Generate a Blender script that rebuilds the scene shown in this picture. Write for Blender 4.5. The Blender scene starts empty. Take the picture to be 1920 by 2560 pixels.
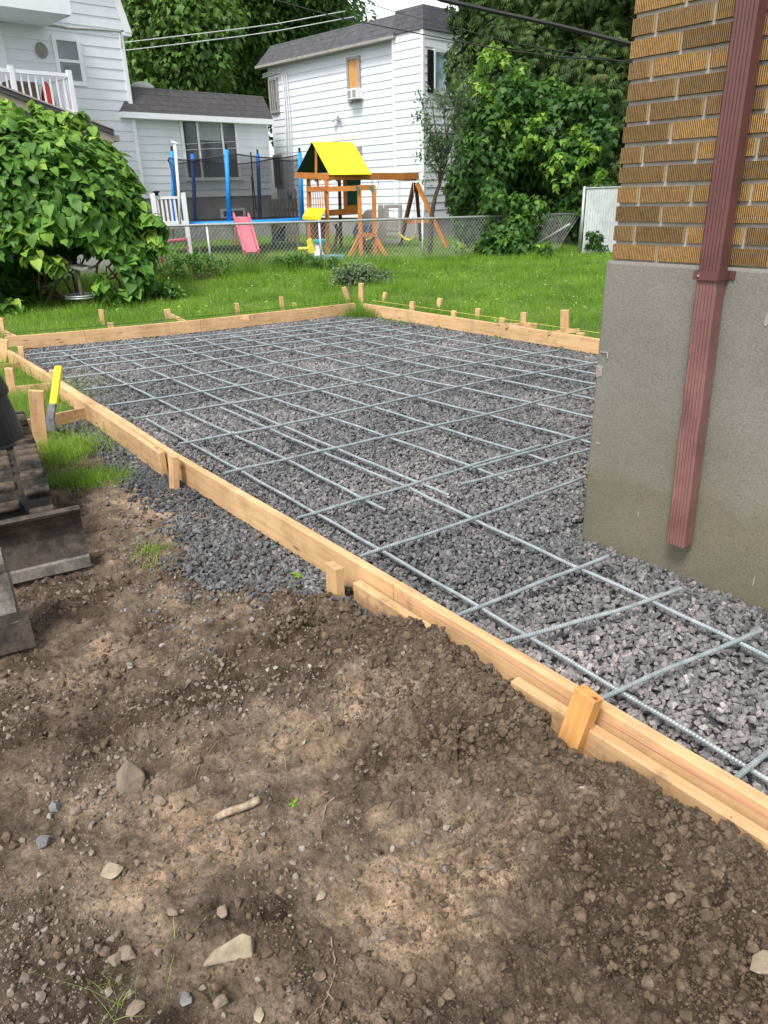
import bpy, math, random
import numpy as np
from mathutils import Vector, Matrix
sc = bpy.context.scene
C = sc.collection
R = math.radians
# ------------------------------------------------------------ camera, world, sun, exposure
CAM_H = 1.5; PITCH = R(23.5); ROLL = R(1.7); FPX = 1832.0
fw = Vector((0, math.cos(PITCH), -math.sin(PITCH))); up = Vector((0, math.sin(PITCH), math.cos(PITCH))); rt = Vector((1, 0, 0))
cr, sr = math.cos(ROLL), math.sin(ROLL)
ax = cr*rt - sr*up; ay = sr*rt + cr*up
cd = bpy.data.cameras.new('camera'); cam = bpy.data.objects.new('camera', cd); C.objects.link(cam)
M = Matrix.Identity(4)
for i in range(3):
    M[i][0] = ax[i]; M[i][1] = ay[i]; M[i][2] = -fw[i]
M[0][3], M[1][3], M[2][3] = 0, 0, CAM_H
cam.matrix_world = M
cd.sensor_fit = 'HORIZONTAL'; cd.sensor_width = 36; cd.lens = FPX/1920*36
cd.clip_start = .05; cd.clip_end = 2000
sc.camera = cam
sc.render.resolution_x = 768; sc.render.resolution_y = 1024

SUN_EL, SUN_AZ = 56.0, 207.0      # azimuth of the sun measured from +Y clockwise
w = bpy.data.worlds.new('World'); sc.world = w; w.use_nodes = True
nt = w.node_tree; bg = nt.nodes['Background']
sky = nt.nodes.new('ShaderNodeTexSky'); sky.sky_type = 'NISHITA'; sky.sun_disc = False
sky.sun_elevation = R(SUN_EL); sky.sun_rotation = R(SUN_AZ); sky.dust_density = 1.5; sky.air_density = 1.0; sky.ozone_density = 1.0
hs = nt.nodes.new('ShaderNodeHueSaturation'); hs.inputs['Saturation'].default_value = .22
nt.links.new(sky.outputs[0], hs.inputs['Color']); nt.links.new(hs.outputs[0], bg.inputs[0])
bg.inputs[1].default_value = .145
sd = bpy.data.lights.new('sun', 'SUN'); sd.energy = 1.8; sd.angle = R(16); sd.color = (1, .96, .9)
so = bpy.data.objects.new('sun', sd); C.objects.link(so)
az = R(SUN_AZ); el = R(SUN_EL)
sdir = Vector((math.sin(az)*math.cos(el), math.cos(az)*math.cos(el), math.sin(el)))
so.rotation_euler = sdir.to_track_quat('Z', 'Y').to_euler(); so.location = (0, 0, 30)
vs = sc.view_settings; vs.view_transform = 'Standard'; vs.look = 'None'; vs.gamma = 1; vs.exposure = 1.0
sc.render.engine = 'CYCLES'

rng = np.random.default_rng(7); random.seed(7)
# ------------------------------------------------------------ measuring helpers (world positions measured from the photo)
def ray(x, y):
    u = (x-960)/FPX; v = -(y-1280)/FPX
    return np.array(fw + u*ax + v*ay)
def G(x, y, z=0.0):
    d = ray(x, y); t = (z-CAM_H)/d[2]; return np.array([d[0]*t, d[1]*t, z])
def P3(x, y, D):
    d = ray(x, y); t = D/math.hypot(d[0], d[1]); return np.array([d[0]*t, d[1]*t, CAM_H+d[2]*t])
def ZH(x, y, b):
    d = ray(x, y); return CAM_H+d[2]*math.hypot(b[0], b[1])/math.hypot(d[0], d[1])
class Frame:                       # a vertical wall plane: s along, o in front (towards viewer), z up
    def __init__(s, p0, ang):
        s.p = np.array(p0[:2], float); a = R(ang); s.u = np.array([math.cos(a), math.sin(a)]); s.n = np.array([s.u[1], -s.u[0]])
        if np.dot(s.n, -s.p) < 0: s.n = -s.n
    def pt(s, a, o, z): q = s.p+s.u*a+s.n*o; return (q[0], q[1], z)
    def inv(s, x, y, o=0.0):
        d = ray(x, y); q = s.p+s.n*o; t = np.dot(s.n, q)/np.dot(s.n, d[:2]); P = d*t
        return float(np.dot(s.u, P[:2]-q)), float(P[2]+CAM_H)
# ------------------------------------------------------------ object helpers
WL = {}
def tag(o, label=None, cat=None, group=None, kind=None):
    if label: o['label'] = label
    if cat: o['category'] = cat
    if group: o['group'] = group
    if kind: o['kind'] = kind
    return o
def empty(name, loc, label, cat, group=None):
    o = bpy.data.objects.new(name, None); C.objects.link(o); o.location = loc; o.empty_display_size = .2
    WL[o.name] = np.array(loc, float); return tag(o, label, cat, group)
class MB:
    def __init__(s): s.v = []; s.f = []
    def add(s, vs, fs):
        k = len(s.v); s.v += [tuple(map(float, p)) for p in vs]; s.f += [tuple(i+k for i in f) for f in fs]; return s
    def hexa(s, p):      # 8 pts: bottom 4 ccw, top 4
        return s.add(p, [(0, 3, 2, 1), (4, 5, 6, 7), (0, 1, 5, 4), (1, 2, 6, 5), (2, 3, 7, 6), (3, 0, 4, 7)])
    def box(s, lo, hi):
        x0, y0, z0 = lo; x1, y1, z1 = hi
        return s.hexa([(x0, y0, z0), (x1, y0, z0), (x1, y1, z0), (x0, y1, z0), (x0, y0, z1), (x1, y0, z1), (x1, y1, z1), (x0, y1, z1)])
    def bar(s, a, b, w, h, upv=(0, 0, 1)):
        a = Vector(a); b = Vector(b); d = (b-a).normalized(); u = Vector(upv)
        sd_ = d.cross(u)
        if sd_.length < 1e-4: sd_ = d.cross(Vector((1, 0, 0)))
        sd_.normalize(); u = sd_.cross(d).normalized(); x = sd_*w/2; y = u*h/2
        return s.hexa([a-x-y, a+x-y, b+x-y, b-x-y, a-x+y, a+x+y, b+x+y, b-x+y])
    def fbox(s, F, s0, s1, o0, o1, z0, z1):
        return s.hexa([F.pt(s0, o1, z0), F.pt(s1, o1, z0), F.pt(s1, o0, z0), F.pt(s0, o0, z0), F.pt(s0, o1, z1), F.pt(s1, o1, z1), F.pt(s1, o0, z1), F.pt(s0, o0, z1)])
    def tube(s, pts, r, n=6, caps=True):
        pts = [Vector(p) for p in pts]; rs = r if hasattr(r, '__len__') else [r]*len(pts); k = len(s.v)
        prev = None
        for i, p in enumerate(pts):
            d = (pts[min(i+1, len(pts)-1)]-pts[max(i-1, 0)]).normalized()
            if prev is None:
                a = d.cross(Vector((0, 0, 1)))
                if a.length < .05: a = d.cross(Vector((1, 0, 0)))
            else: a = prev-d*prev.dot(d)
            a.normalize(); prev = a; b = d.cross(a)
            for j in range(n):
                t = 2*math.pi*j/n; s.v.append(tuple(p+(a*math.cos(t)+b*math.sin(t))*rs[i]))
        for i in range(len(pts)-1):
            for j in range(n):
                s.f.append((k+i*n+j, k+i*n+(j+1) % n, k+(i+1)*n+(j+1) % n, k+(i+1)*n+j))
        if caps:
            s.f.append(tuple(k+j for j in range(n))[::-1]); s.f.append(tuple(k+(len(pts)-1)*n+j for j in range(n)))
        return s
    def prism(s, poly, vec):
        n = len(poly); vec = np.array(vec); a = [np.array(p, float) for p in poly]
        return s.add(a+[p+vec for p in a], [tuple(range(n))[::-1], tuple(range(n, 2*n))]+[(i, (i+1) % n, n+(i+1) % n, n+i) for i in range(n)])
    def lathe(s, c, prof, n=16):
        k = len(s.v); c = Vector(c)
        for r_, z in prof:
            for j in range(n):
                t = 2*math.pi*j/n; s.v.append((c.x+r_*math.cos(t), c.y+r_*math.sin(t), c.z+z))
        for i in range(len(prof)-1):
            for j in range(n): s.f.append((k+i*n+j, k+i*n+(j+1) % n, k+(i+1)*n+(j+1) % n, k+(i+1)*n+j))
        s.f.append(tuple(k+j for j in range(n))[::-1]); s.f.append(tuple(k+(len(prof)-1)*n+j for j in range(n)))
        return s
    def build(s, name, mat, parent=None, smooth=False, bevel=0, loc=None):
        V = np.array(s.v, float)
        if parent is not None: L = WL[parent.name]
        elif loc is not None: L = np.array(loc, float)
        else: L = np.array([V[:, 0].mean(), V[:, 1].mean(), V[:, 2].min()])
        me = bpy.data.meshes.new(name); me.from_pydata((V-L).tolist(), [], s.f); me.update()
        if smooth:
            for p in me.polygons: p.use_smooth = True
        if mat: me.materials.append(mat)
        o = bpy.data.objects.new(name, me); C.objects.link(o)
        WL[o.name] = L
        if parent is not None: o.parent = parent
        else: o.location = L
        if bevel:
            b = o.modifiers.new('bevel', 'BEVEL'); b.width = bevel; b.segments = 2; b.limit_method = 'ANGLE'
        return o
def arrmesh(name, V, F, mat, parent=None, attr=None, smooth=False, loc=None):
    """fast mesh from numpy; F (n,3) or (n,4); attr = dict of per-vertex floats"""
    L = WL[parent.name] if parent is not None else (np.array(loc, float) if loc is not None else np.zeros(3))
    V = np.asarray(V, np.float32)-L.astype(np.float32); F = np.asarray(F, np.int32); k = F.shape[1]
    me = bpy.data.meshes.new(name); me.vertices.add(len(V)); me.vertices.foreach_set('co', V.ravel())
    me.loops.add(F.size); me.loops.foreach_set('vertex_index', F.ravel())
    me.polygons.add(len(F)); me.polygons.foreach_set('loop_start', np.arange(0, F.size, k, dtype=np.int32))
    if smooth: me.polygons.foreach_set('use_smooth', np.ones(len(F), bool))
    else: me.polygons.foreach_set('use_smooth', np.zeros(len(F), bool))
    for n_, a in (attr or {}).items():
        at = me.attributes.new(n_, 'FLOAT', 'POINT'); at.data.foreach_set('value', np.asarray(a, np.float32))
    me.update(calc_edges=True); me.validate()
    if mat: me.materials.append(mat)
    o = bpy.data.objects.new(name, me); C.objects.link(o); WL[o.name] = L
    if parent is not None: o.parent = parent
    else: o.location = L
    return o
# numpy noise -------------------------------------------------
_perm = rng.random((256, 256)); _gx = np.cos(_perm*6.2832); _gy = np.sin(_perm*6.2832); _jx = rng.random((256, 256)); _jy = rng.random((256, 256))
def perlin(x, y):
    xi = np.floor(x).astype(int); yi = np.floor(y).astype(int); fx = x-xi; fy = y-yi
    u = fx**3*(fx*(fx*6-15)+10); v = fy**3*(fy*(fy*6-15)+10)
    def g(i, j):
        a = (xi+i) & 255; b = (yi+j) & 255; return _gx[a, b]*(fx-i)+_gy[a, b]*(fy-j)
    return (g(0, 0)*(1-u)+g(1, 0)*u)*(1-v)+(g(0, 1)*(1-u)+g(1, 1)*u)*v
def fbm(x, y, o=4, g=.5):
    s = 0; a = 1
    for i in range(o): s = s+a*perlin(x*2**i+i*17.3, y*2**i+i*9.1); a *= g
    return s
def worley(x, y):
    xi = np.floor(x).astype(int); yi = np.floor(y).astype(int); d = np.full(x.shape, 9.0); idv = np.zeros(x.shape)
    for i in (-1, 0, 1):
        for j in (-1, 0, 1):
            a = (xi+i) & 255; b = (yi+j) & 255; q = np.hypot(xi+i+_jx[a, b]-x, yi+j+_jy[a, b]-y)
            m = q < d; d = np.where(m, q, d); idv = np.where(m, _perm[a, b], idv)
    return d, idv
def inpoly(x, y, poly):
    poly = np.asarray(poly)[:, :2]; r = np.zeros(x.shape, bool); n = len(poly)
    for i in range(n):
        x1, y1 = poly[i]; x2, y2 = poly[(i+1) % n]
        c = ((y1 > y) != (y2 > y)) & (x < (x2-x1)*(y-y1)/((y2-y1) if y2 != y1 else 1e-9)+x1); r ^= c
    return r
def rand_in(poly, n):
    poly = np.asarray(poly)[:, :2]; lo = poly.min(0); hi = poly.max(0); out = np.zeros((0, 2))
    while len(out) < n:
        p = lo+(hi-lo)*rng.random((n*2, 2)); out = np.vstack([out, p[inpoly(p[:, 0], p[:, 1], poly)]])
    return out[:n]
# ------------------------------------------------------------ materials
MATS = {}
def nodes(name):
    m = bpy.data.materials.new(name); m.use_nodes = True; n = m.node_tree; b = n.nodes['Principled BSDF']; MATS[name] = m; return m, n, b
def N(n, t, **k):
    x = n.nodes.new(t)
    for a, v in k.items():
        if a in x.inputs.keys() and not hasattr(x, a): x.inputs[a].default_value = v
        else: setattr(x, a, v)
    return x
def ramp(n, fac, stops):
    r = n.nodes.new('ShaderNodeValToRGB'); e = r.color_ramp.elements
    while len(e) < len(stops): e.new(.5)
    for i, (p, c) in enumerate(stops): e[i].position = p; e[i].color = (*c, 1)
    n.links.new(fac, r.inputs[0]); return r
def coords(n, scale=(1, 1, 1), obj=True):
    t = n.nodes.new('ShaderNodeTexCoord'); m = n.nodes.new('ShaderNodeMapping'); m.inputs['Scale'].default_value = scale
    n.links.new(t.outputs['Object'], m.inputs[0]); return m.outputs[0]
def noise(n, vec, scale, detail=6, rough=.6):
    x = n.nodes.new('ShaderNodeTexNoise'); x.inputs['Scale'].default_value = scale; x.inputs['Detail'].default_value = detail; x.inputs['Roughness'].default_value = rough
    n.links.new(vec, x.inputs['Vector']); return x.outputs['Fac']
def bump(n, b, h, st, dist=.01):
    x = n.nodes.new('ShaderNodeBump'); x.inputs['Strength'].default_value = st; x.inputs['Distance'].default_value = dist
    n.links.new(h, x.inputs['Height'])
    if b.inputs['Normal'].is_linked: n.links.new(b.inputs['Normal'].links[0].from_socket, x.inputs['Normal'])
    n.links.new(x.outputs[0], b.inputs['Normal'])
def pm(name, c1, c2=None, rough=.6, scale=6, metal=0, bmp=0, spec=.4, bd=.01, bscale=None):
    m, n, b = nodes(name); b.inputs['Roughness'].default_value = rough; b.inputs['Metallic'].default_value = metal
    b.inputs['Specular IOR Level'].default_value = spec
    c2 = c2 or tuple(x*.72 for x in c1); v = coords(n); f = noise(n, v, scale)
    r = ramp(n, f, [(.32, c2), (.66, c1)]); n.links.new(r.outputs[0], b.inputs['Base Color'])
    if bmp: bump(n, b, noise(n, v, bscale or scale*6, 4), bmp, bd)
    return m
def foliage_mat(name, stops, trans=.35, rough=.5, bright=None):
    m, n, b = nodes(name); b.inputs['Roughness'].default_value = rough; b.inputs['Specular IOR Level'].default_value = .35
    a = N(n, 'ShaderNodeAttribute', attribute_name='tint'); r = ramp(n, a.outputs['Fac'], stops)
    n.links.new(r.outputs[0], b.inputs['Base Color'])
    t = n.nodes.new('ShaderNodeBsdfTranslucent'); mx = n.nodes.new('ShaderNodeMixShader'); mx.inputs[0].default_value = trans
    g = n.nodes.new('ShaderNodeGamma'); g.inputs[1].default_value = .8
    n.links.new(r.outputs[0], g.inputs[0]); n.links.new(g.outputs[0], t.inputs[0])
    n.links.new(b.outputs[0], mx.inputs[1]); n.links.new(t.outputs[0], mx.inputs[2]); n.links.new(mx.outputs[0], n.nodes['Material Output'].inputs[0])
    return m
def wood(name, light, dark, ring=(.30, .16, .07), sc_=1.0, rough=.7, dirt=0.0):
    m, n, b = nodes(name); b.inputs['Roughness'].default_value = rough; b.inputs['Specular IOR Level'].default_value = .25
    oi = n.nodes.new('ShaderNodeObjectInfo'); t = n.nodes.new('ShaderNodeTexCoord')
    cmb = n.nodes.new('ShaderNodeVectorMath'); cmb.operation = 'ADD'
    sc1 = n.nodes.new('ShaderNodeVectorMath'); sc1.operation = 'SCALE'; sc1.inputs['Scale'].default_value = 7.0
    rr = n.nodes.new('ShaderNodeCombineXYZ')
    for i in range(3): n.links.new(oi.outputs['Random'], rr.inputs[i])
    n.links.new(rr.outputs[0], sc1.inputs[0]); n.links.new(t.outputs['Object'], cmb.inputs[0]); n.links.new(sc1.outputs[0], cmb.inputs[1])
    m1 = n.nodes.new('ShaderNodeMapping'); m1.inputs['Scale'].default_value = (1.2*sc_, 22*sc_, 22*sc_); n.links.new(cmb.outputs[0], m1.inputs[0])
    f = noise(n, m1.outputs[0], 2.2, 8, .65); r = ramp(n, f, [(.3, dark), (.5, light), (.75, tuple(min(1, x*1.12) for x in light))])
    m2 = n.nodes.new('ShaderNodeMapping'); m2.inputs['Scale'].default_value = (2.2, 9, 9); n.links.new(cmb.outputs[0], m2.inputs[0])
    vo = n.nodes.new('ShaderNodeTexVoronoi'); vo.inputs['Scale'].default_value = 1.4; n.links.new(m2.outputs[0], vo.inputs['Vector'])
    kr = ramp(n, vo.outputs['Distance'], [(.05, (1, 1, 1)), (.13, (0, 0, 0))])
    mx = N(n, 'ShaderNodeMixRGB'); n.links.new(kr.outputs[0], mx.inputs[0]); n.links.new(r.outputs[0], mx.inputs[1]); mx.inputs[2].default_value = (*ring, 1)
    big = noise(n, cmb.outputs[0], 2.0, 3); br = ramp(n, big, [(.35, (.82, .8, .78)), (.6, (1, 1, 1))])
    ml = N(n, 'ShaderNodeMixRGB', blend_type='MULTIPLY'); ml.inputs[0].default_value = 1; n.links.new(mx.outputs[0], ml.inputs[1]); n.links.new(br.outputs[0], ml.inputs[2])
    out = ml.outputs[0]
    if dirt:
        dn = noise(n, t.outputs['Object'], 9, 8, .7); dr = ramp(n, dn, [(.5-.04*dirt, (0, 0, 0)), (.62, (1, 1, 1))])
        sp = n.nodes.new('ShaderNodeMath'); sp.operation = 'MULTIPLY'; n.links.new(dr.outputs[0], sp.inputs[0]); sp.inputs[1].default_value = dirt
        m3 = N(n, 'ShaderNodeMixRGB'); n.links.new(sp.outputs[0], m3.inputs[0]); n.links.new(out, m3.inputs[1]); m3.inputs[2].default_value = (.16, .11, .07, 1); out = m3.outputs[0]
    n.links.new(out, b.inputs['Base Color']); bump(n, b, f, .25, .003); return m
M_pine = wood('pine', (.66, .43, .225), (.50, .295, .14), (.30, .16, .07), dirt=.22)
M_pine_d = wood('pine_dirty', (.62, .40, .21), (.47, .28, .13), (.38, .19, .08), dirt=.55)
M_cedar = wood('stained_cedar', (.50, .20, .05), (.36, .12, .03), (.2, .07, .02), sc_=.6)
M_cedar_d = wood('shaded_cedar', (.20, .085, .04), (.12, .05, .025), (.1, .04, .02), sc_=.6)  # darker copy of the cedar stain, shade put into its colour
M_greywood = wood('weathered_wood', (.33, .28, .24), (.2, .17, .15), (.12, .1, .09))
# painted siding
M_siding = pm('white_siding', (.73, .755, .80), (.67, .695, .745), rough=.45, scale=1.2)
M_trimw = pm('white_trim', (.82, .83, .85), (.76, .77, .80), rough=.4, scale=3)
M_trimg = pm('grey_trim', (.36, .34, .31), rough=.5)
M_dark = pm('black_plastic', (.016, .017, .019), (.010, .010, .012), rough=.35, scale=4, bmp=.1)
M_found = pm('house_foundation', (.30, .29, .28), (.22, .21, .20), rough=.9, scale=3, bmp=.3)
def shingle(name, a, b_):
    m, n, b = nodes(name); b.inputs['Roughness'].default_value = .9
    t = n.nodes.new('ShaderNodeTexCoord'); s = n.nodes.new('ShaderNodeSeparateXYZ'); n.links.new(t.outputs['Object'], s.inputs[0])
    wv = N(n, 'ShaderNodeMath', operation='MULTIPLY'); n.links.new(s.outputs[2], wv.inputs[0]); wv.inputs[1].default_value = 1/.16
    fr = N(n, 'ShaderNodeMath', operation='FRACT'); n.links.new(wv.outputs[0], fr.inputs[0])
    line = ramp(n, fr.outputs[0], [(0, (.35, .35, .35)), (.16, (1, 1, 1))])
    mp = n.nodes.new('ShaderNodeMapping'); mp.inputs['Scale'].default_value = (3, 3, 6.2); n.links.new(t.outputs['Object'], mp.inputs[0])
    f = noise(n, mp.outputs[0], 1.5, 8, .7); r = ramp(n, f, [(.3, b_), (.7, a)])
    ml = N(n, 'ShaderNodeMixRGB', blend_type='MULTIPLY'); ml.inputs[0].default_value = 1; n.links.new(r.outputs[0], ml.inputs[1]); n.links.new(line.outputs[0], ml.inputs[2])
    n.links.new(ml.outputs[0], b.inputs['Base Color']); return m
M_shingle = shingle('grey_shingle', (.105, .105, .118), (.045, .045, .052))
M_shingle_b = shingle('brown_grey_shingle', (.095, .09, .09), (.042, .040, .042))
def glass(name, c, rough=.08, c2=None):
    m = pm(name, c, c2 or tuple(x*.5 for x in c), rough=rough, scale=1.1, spec=.9); return m
M_glass = glass('window_glass', (.16, .18, .20)); M_glassd = glass('dark_window_glass', (.035, .04, .045)); M_glassb = glass('blue_window_glass', (.35, .48, .60), c2=(.16, .3, .3))
M_steel = pm('galvanised_steel', (.55, .56, .58), (.38, .39, .4), rough=.45, metal=.6, scale=30)
M_wire = pm('fence_wire', (.50, .50, .50), (.33, .33, .33), rough=.5, metal=.4, scale=30)
# rebar: greyish green coat
def rebar_mat():
    m, n, b = nodes('rebar_steel'); b.inputs['Roughness'].default_value = .42; b.inputs['Metallic'].default_value = .35
    v = coords(n); f = noise(n, v, 14, 6, .7); r = ramp(n, f, [(.3, (.23, .27, .28)), (.55, (.37, .42, .43)), (.78, (.52, .56, .56))])
    n.links.new(r.outputs[0], b.inputs['Base Color']); return m
M_rebar = rebar_mat()
def ground_mat(name, stops, sc1=3, bmpd=.006, fine=90, rough=.95, tintstops=None):
    m, n, b = nodes(name); b.inputs['Roughness'].default_value = rough; b.inputs['Specular IOR Level'].default_value = .15
    v = coords(n); f = noise(n, v, sc1, 10, .72); r = ramp(n, f, stops)
    f2 = noise(n, v, fine, 8, .8); r2 = ramp(n, f2, [(.3, (.45, .45, .45)), (.5, (.92, .92, .92)), (.72, (1.5, 1.47, 1.42))])
    ml = N(n, 'ShaderNodeMixRGB', blend_type='MULTIPLY'); ml.inputs[0].default_value = 1; n.links.new(r.outputs[0], ml.inputs[1]); n.links.new(r2.outputs[0], ml.inputs[2])
    out = ml.outputs[0]
    if tintstops:
        a = N(n, 'ShaderNodeAttribute', attribute_name='tint'); tr = ramp(n, a.outputs['Fac'], tintstops)
        m2 = N(n, 'ShaderNodeMixRGB', blend_type='MULTIPLY'); m2.inputs[0].default_value = 1; n.links.new(out, m2.inputs[1]); n.links.new(tr.outputs[0], m2.inputs[2]); out = m2.outputs[0]
    n.links.new(out, b.inputs['Base Color']); bump(n, b, f2, 1.0, bmpd); return m
M_dirt = ground_mat('bare_dirt', [(.30, (.10, .075, .053)), (.45, (.185, .139, .099)), (.55, (.265, .203, .147)), (.68, (.39, .305, .222))], 14, .010, 110,
                    tintstops=[(0, (.36, .335, .32)), (.3, (.66, .65, .66)), (.55, (1.0, .98, .96)), (.8, (1.5, 1.42, 1.33)), (1, (1.75, 1.62, 1.5))])
M_clod = ground_mat('dirt_clods', [(.3, (.085, .063, .044)), (.5, (.165, .125, .089)), (.7, (.26, .203, .148))], 20, .004, 200, tintstops=[(0, (.6, .58, .56)), (1, (1.3, 1.25, 1.2))])
M_soil = ground_mat('lawn_soil', [(.3, (.07, .11, .025)), (.6, (.12, .19, .04)), (.8, (.15, .16, .06))], 2.5, .01, 40)
M_gravelbed = ground_mat('gravel_bed', [(.3, (.05, .05, .055)), (.6, (.12, .12, .125)), (.8, (.2, .19, .2))], 30, .01, 150)
def attr_mat(name, stops, rough=.85, bs=0, spec=.25, nscale=60):
    m, n, b = nodes(name); b.inputs['Roughness'].default_value = rough; b.inputs['Specular IOR Level'].default_value = spec
    a = N(n, 'ShaderNodeAttribute', attribute_name='tint'); r = ramp(n, a.outputs['Fac'], stops)
    v = coords(n); f = noise(n, v, nscale, 5, .6); r2 = ramp(n, f, [(.3, (.72, .72, .74)), (.7, (1.2, 1.2, 1.18))])
    ml = N(n, 'ShaderNodeMixRGB', blend_type='MULTIPLY'); ml.inputs[0].default_value = 1; n.links.new(r.outputs[0], ml.inputs[1]); n.links.new(r2.outputs[0], ml.inputs[2])
    n.links.new(ml.outputs[0], b.inputs['Base Color'])
    if bs: bump(n, b, f, bs, .002)
    return m
M_gravel = attr_mat('crushed_gravel', [(0, (.075, .078, .080)), (.3, (.142, .144, .145)), (.6, (.235, .222, .224)), (.8, (.31, .275, .275)), (1, (.44, .40, .385))], bs=.3)
M_pebble = attr_mat('dirt_pebbles', [(0, (.11, .085, .065)), (.4, (.18, .147, .115)), (.75, (.25, .215, .175)), (1, (.34, .31, .275))], bs=.3)
M_rock = pm('sandy_rock', (.28, .22, .165), (.15, .115, .085), rough=.9, scale=14, bmp=.6, bd=.004)
M_grock = pm('grey_rock', (.20, .20, .20), (.12, .12, .122), rough=.85, scale=20, bmp=.5)
M_rockp = pm('pale_rock', (.40, .335, .235), (.20, .16, .11), rough=.9, scale=18, bmp=.6, bd=.004)
M_grass = foliage_mat('grass_blades', [(0, (.07, .15, .014)), (.4, (.165, .32, .026)), (.75, (.27, .45, .045)), (1, (.42, .50, .14))], .4, .6)
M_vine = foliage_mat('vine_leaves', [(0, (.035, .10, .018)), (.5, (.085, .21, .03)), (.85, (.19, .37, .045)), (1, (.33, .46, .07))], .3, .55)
M_maple = foliage_mat('maple_leaves', [(0, (.03, .075, .015)), (.5, (.075, .165, .028)), (1, (.17, .29, .045))], .3, .5)
M_maple_y = foliage_mat('young_maple_leaves', [(0, (.03, .085, .015)), (.5, (.07, .17, .03)), (.85, (.15, .30, .04)), (1, (.33, .50, .06))], .35, .5)
M_cedarleaf = foliage_mat('cedar_sprays', [(0, (.025, .055, .015)), (.5, (.065, .12, .028)), (.85, (.12, .18, .04)), (1, (.16, .12, .05))], .2, .7)
M_greyleaf = foliage_mat('grey_green_leaves', [(0, (.05, .09, .04)), (.6, (.11, .17, .08)), (1, (.2, .27, .13))], .25, .6)
M_bark = pm('bark', (.10, .075, .055), (.05, .04, .03), rough=.95, scale=12, bmp=.8)
M_stem = pm('woody_stem', (.16, .12, .08), (.09, .06, .04), rough=.9, scale=20)
M_yellow = pm('yellow_fabric', (.85, .72, .02), (.74, .62, .02), rough=.5, scale=2)
M_yplast = pm('yellow_plastic', (.80, .70, .03), rough=.4)
M_green = pm('dark_green_panel', (.015, .09, .05), (.01, .06, .035), rough=.5)
M_greenb = pm('green_bracket', (.05, .16, .11), rough=.5)
M_blue = pm('blue_foam', (.015, .29, .82), (.01, .24, .70), rough=.55)
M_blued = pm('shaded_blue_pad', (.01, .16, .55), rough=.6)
M_pink = pm('faded_pink_plastic', (.62, .16, .20), (.52, .12, .17), rough=.5)
M_teal = pm('teal_plastic', (.03, .42, .40), rough=.4)
M_beige = pm('beige_plastic', (.36, .32, .29), (.28, .25, .23), rough=.55, scale=3)
M_blueg = pm('grey_blue_plastic', (.18, .24, .34), rough=.5)
M_cable = pm('black_cable', (.015, .015, .015), rough=.6)
M_cablew = pm('pale_cable', (.55, .57, .58), rough=.6)
M_orange = pm('boarding_plywood', (.62, .33, .12), (.5, .24, .08), rough=.7, scale=4)
M_red = pm('red_toy', (.55, .05, .03), rough=.5)
M_string = pm('pink_string', (.62, .22, .2), rough=.8)
M_stringy = pm('yellow_string', (.75, .6, .15), rough=.8)
print('helpers ok')
# ------------------------------------------------------------ SITE GEOMETRY
LZ = .07                                                    # lawn level
A = [(-3.973, 7.834), (-2.004, 5.188), (-1.224, 4.11), (.053, 2.449), (.376, 2.034), (.611, 1.716), (.906, 1.339), (1.55, .48)]   # near board, inner top edge
B = [(-4.164, 8.311), (-3.378, 8.59), (-2.172, 9.148), (-.30, 10.22)]
Cc = [(-.20, 10.15), (.279, 9.555), (1.148, 8.44), (2.118, 7.167), (3.3, 5.6)]
A = [np.array(p) for p in A]; B = [np.array(p) for p in B]; Cc = [np.array(p) for p in Cc]
WALL = Frame((.941, 3.164), -53.0)
slab = [A[0]+(-.05, .25), B[0]+(.1, .0), B[-1], Cc[1], Cc[2], Cc[3], (3.3, 5.6), (2.55, 4.35), (.97, 3.17), (2.6, .95), (1.8, .15)] + A[::-1][0:7]
apron_px = [(60, 1065), (150, 1075), (215, 1095), (285, 1140), (300, 1200), (385, 1250), (440, 1310), (455, 1355), (448, 1430), (534, 1472), (620, 1488), (706, 1500), (830, 1508), (905, 1535)]
apron = [G(*p)[:2] for p in apron_px]+[np.array((-.02, 2.38)), A[3], A[2], A[1], np.array((-2.3, 5.6)), np.array((-2.7, 5.5))]
wallpoly = [WALL.pt(0, 0, 0)[:2], WALL.pt(4.5, 0, 0)[:2], WALL.pt(4.5, -5, 0)[:2], WALL.pt(0, -5, 0)[:2]]
lawnpoly = [(-11, 4.6), (-2.75, 4.75), (-2.05, 5.35), A[0]+(-.1, -.1), B[0]+(-.1, .12), B[3]+(-.1, .2), Cc[1]+(.12, .1), Cc[3]+(.15, .1), (3.5, 5.75), (2.9, 4.7), (8, 9), (9, 24), (-13, 24)]

def bumps(x, y):
    z = np.zeros_like(x)
    def g(px, py, amp, sx, zz=0, ang=-53, asp=1.6):
        nonlocal z
        c = G(px, py, zz); a = R(ang); dx = x-c[0]; dy = y-c[1]; p = dx*math.cos(a)+dy*math.sin(a); q = -dx*math.sin(a)+dy*math.cos(a)
        z = z+amp*np.exp(-(p/(sx*asp))**2-(q/sx)**2)
    g(1000, 1610, .035, .09, .0); g(1105, 1640, .10, .10, .08); g(1230, 1750, .06, .09, .06)
    g(1320, 1850, .05, .09, .03); g(1610, 2040, .085, .085, .05); g(1770, 2170, .065, .09, .03); g(1470, 1900, -.055, .055, 0, asp=1)
    g(1250, 1900, .035, .12); g(1500, 2150, .04, .12); g(700, 1600, .02, .15); g(1050, 2050, -.025, .16); g(300, 2080, -.012, .2); g(60, 1900, .03, .18)
    g(1250, 2330, .02, .16); g(1700, 2400, .025, .12); g(900, 2350, -.02, .1); g(420, 1850, .012, .12)
    return z
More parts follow.
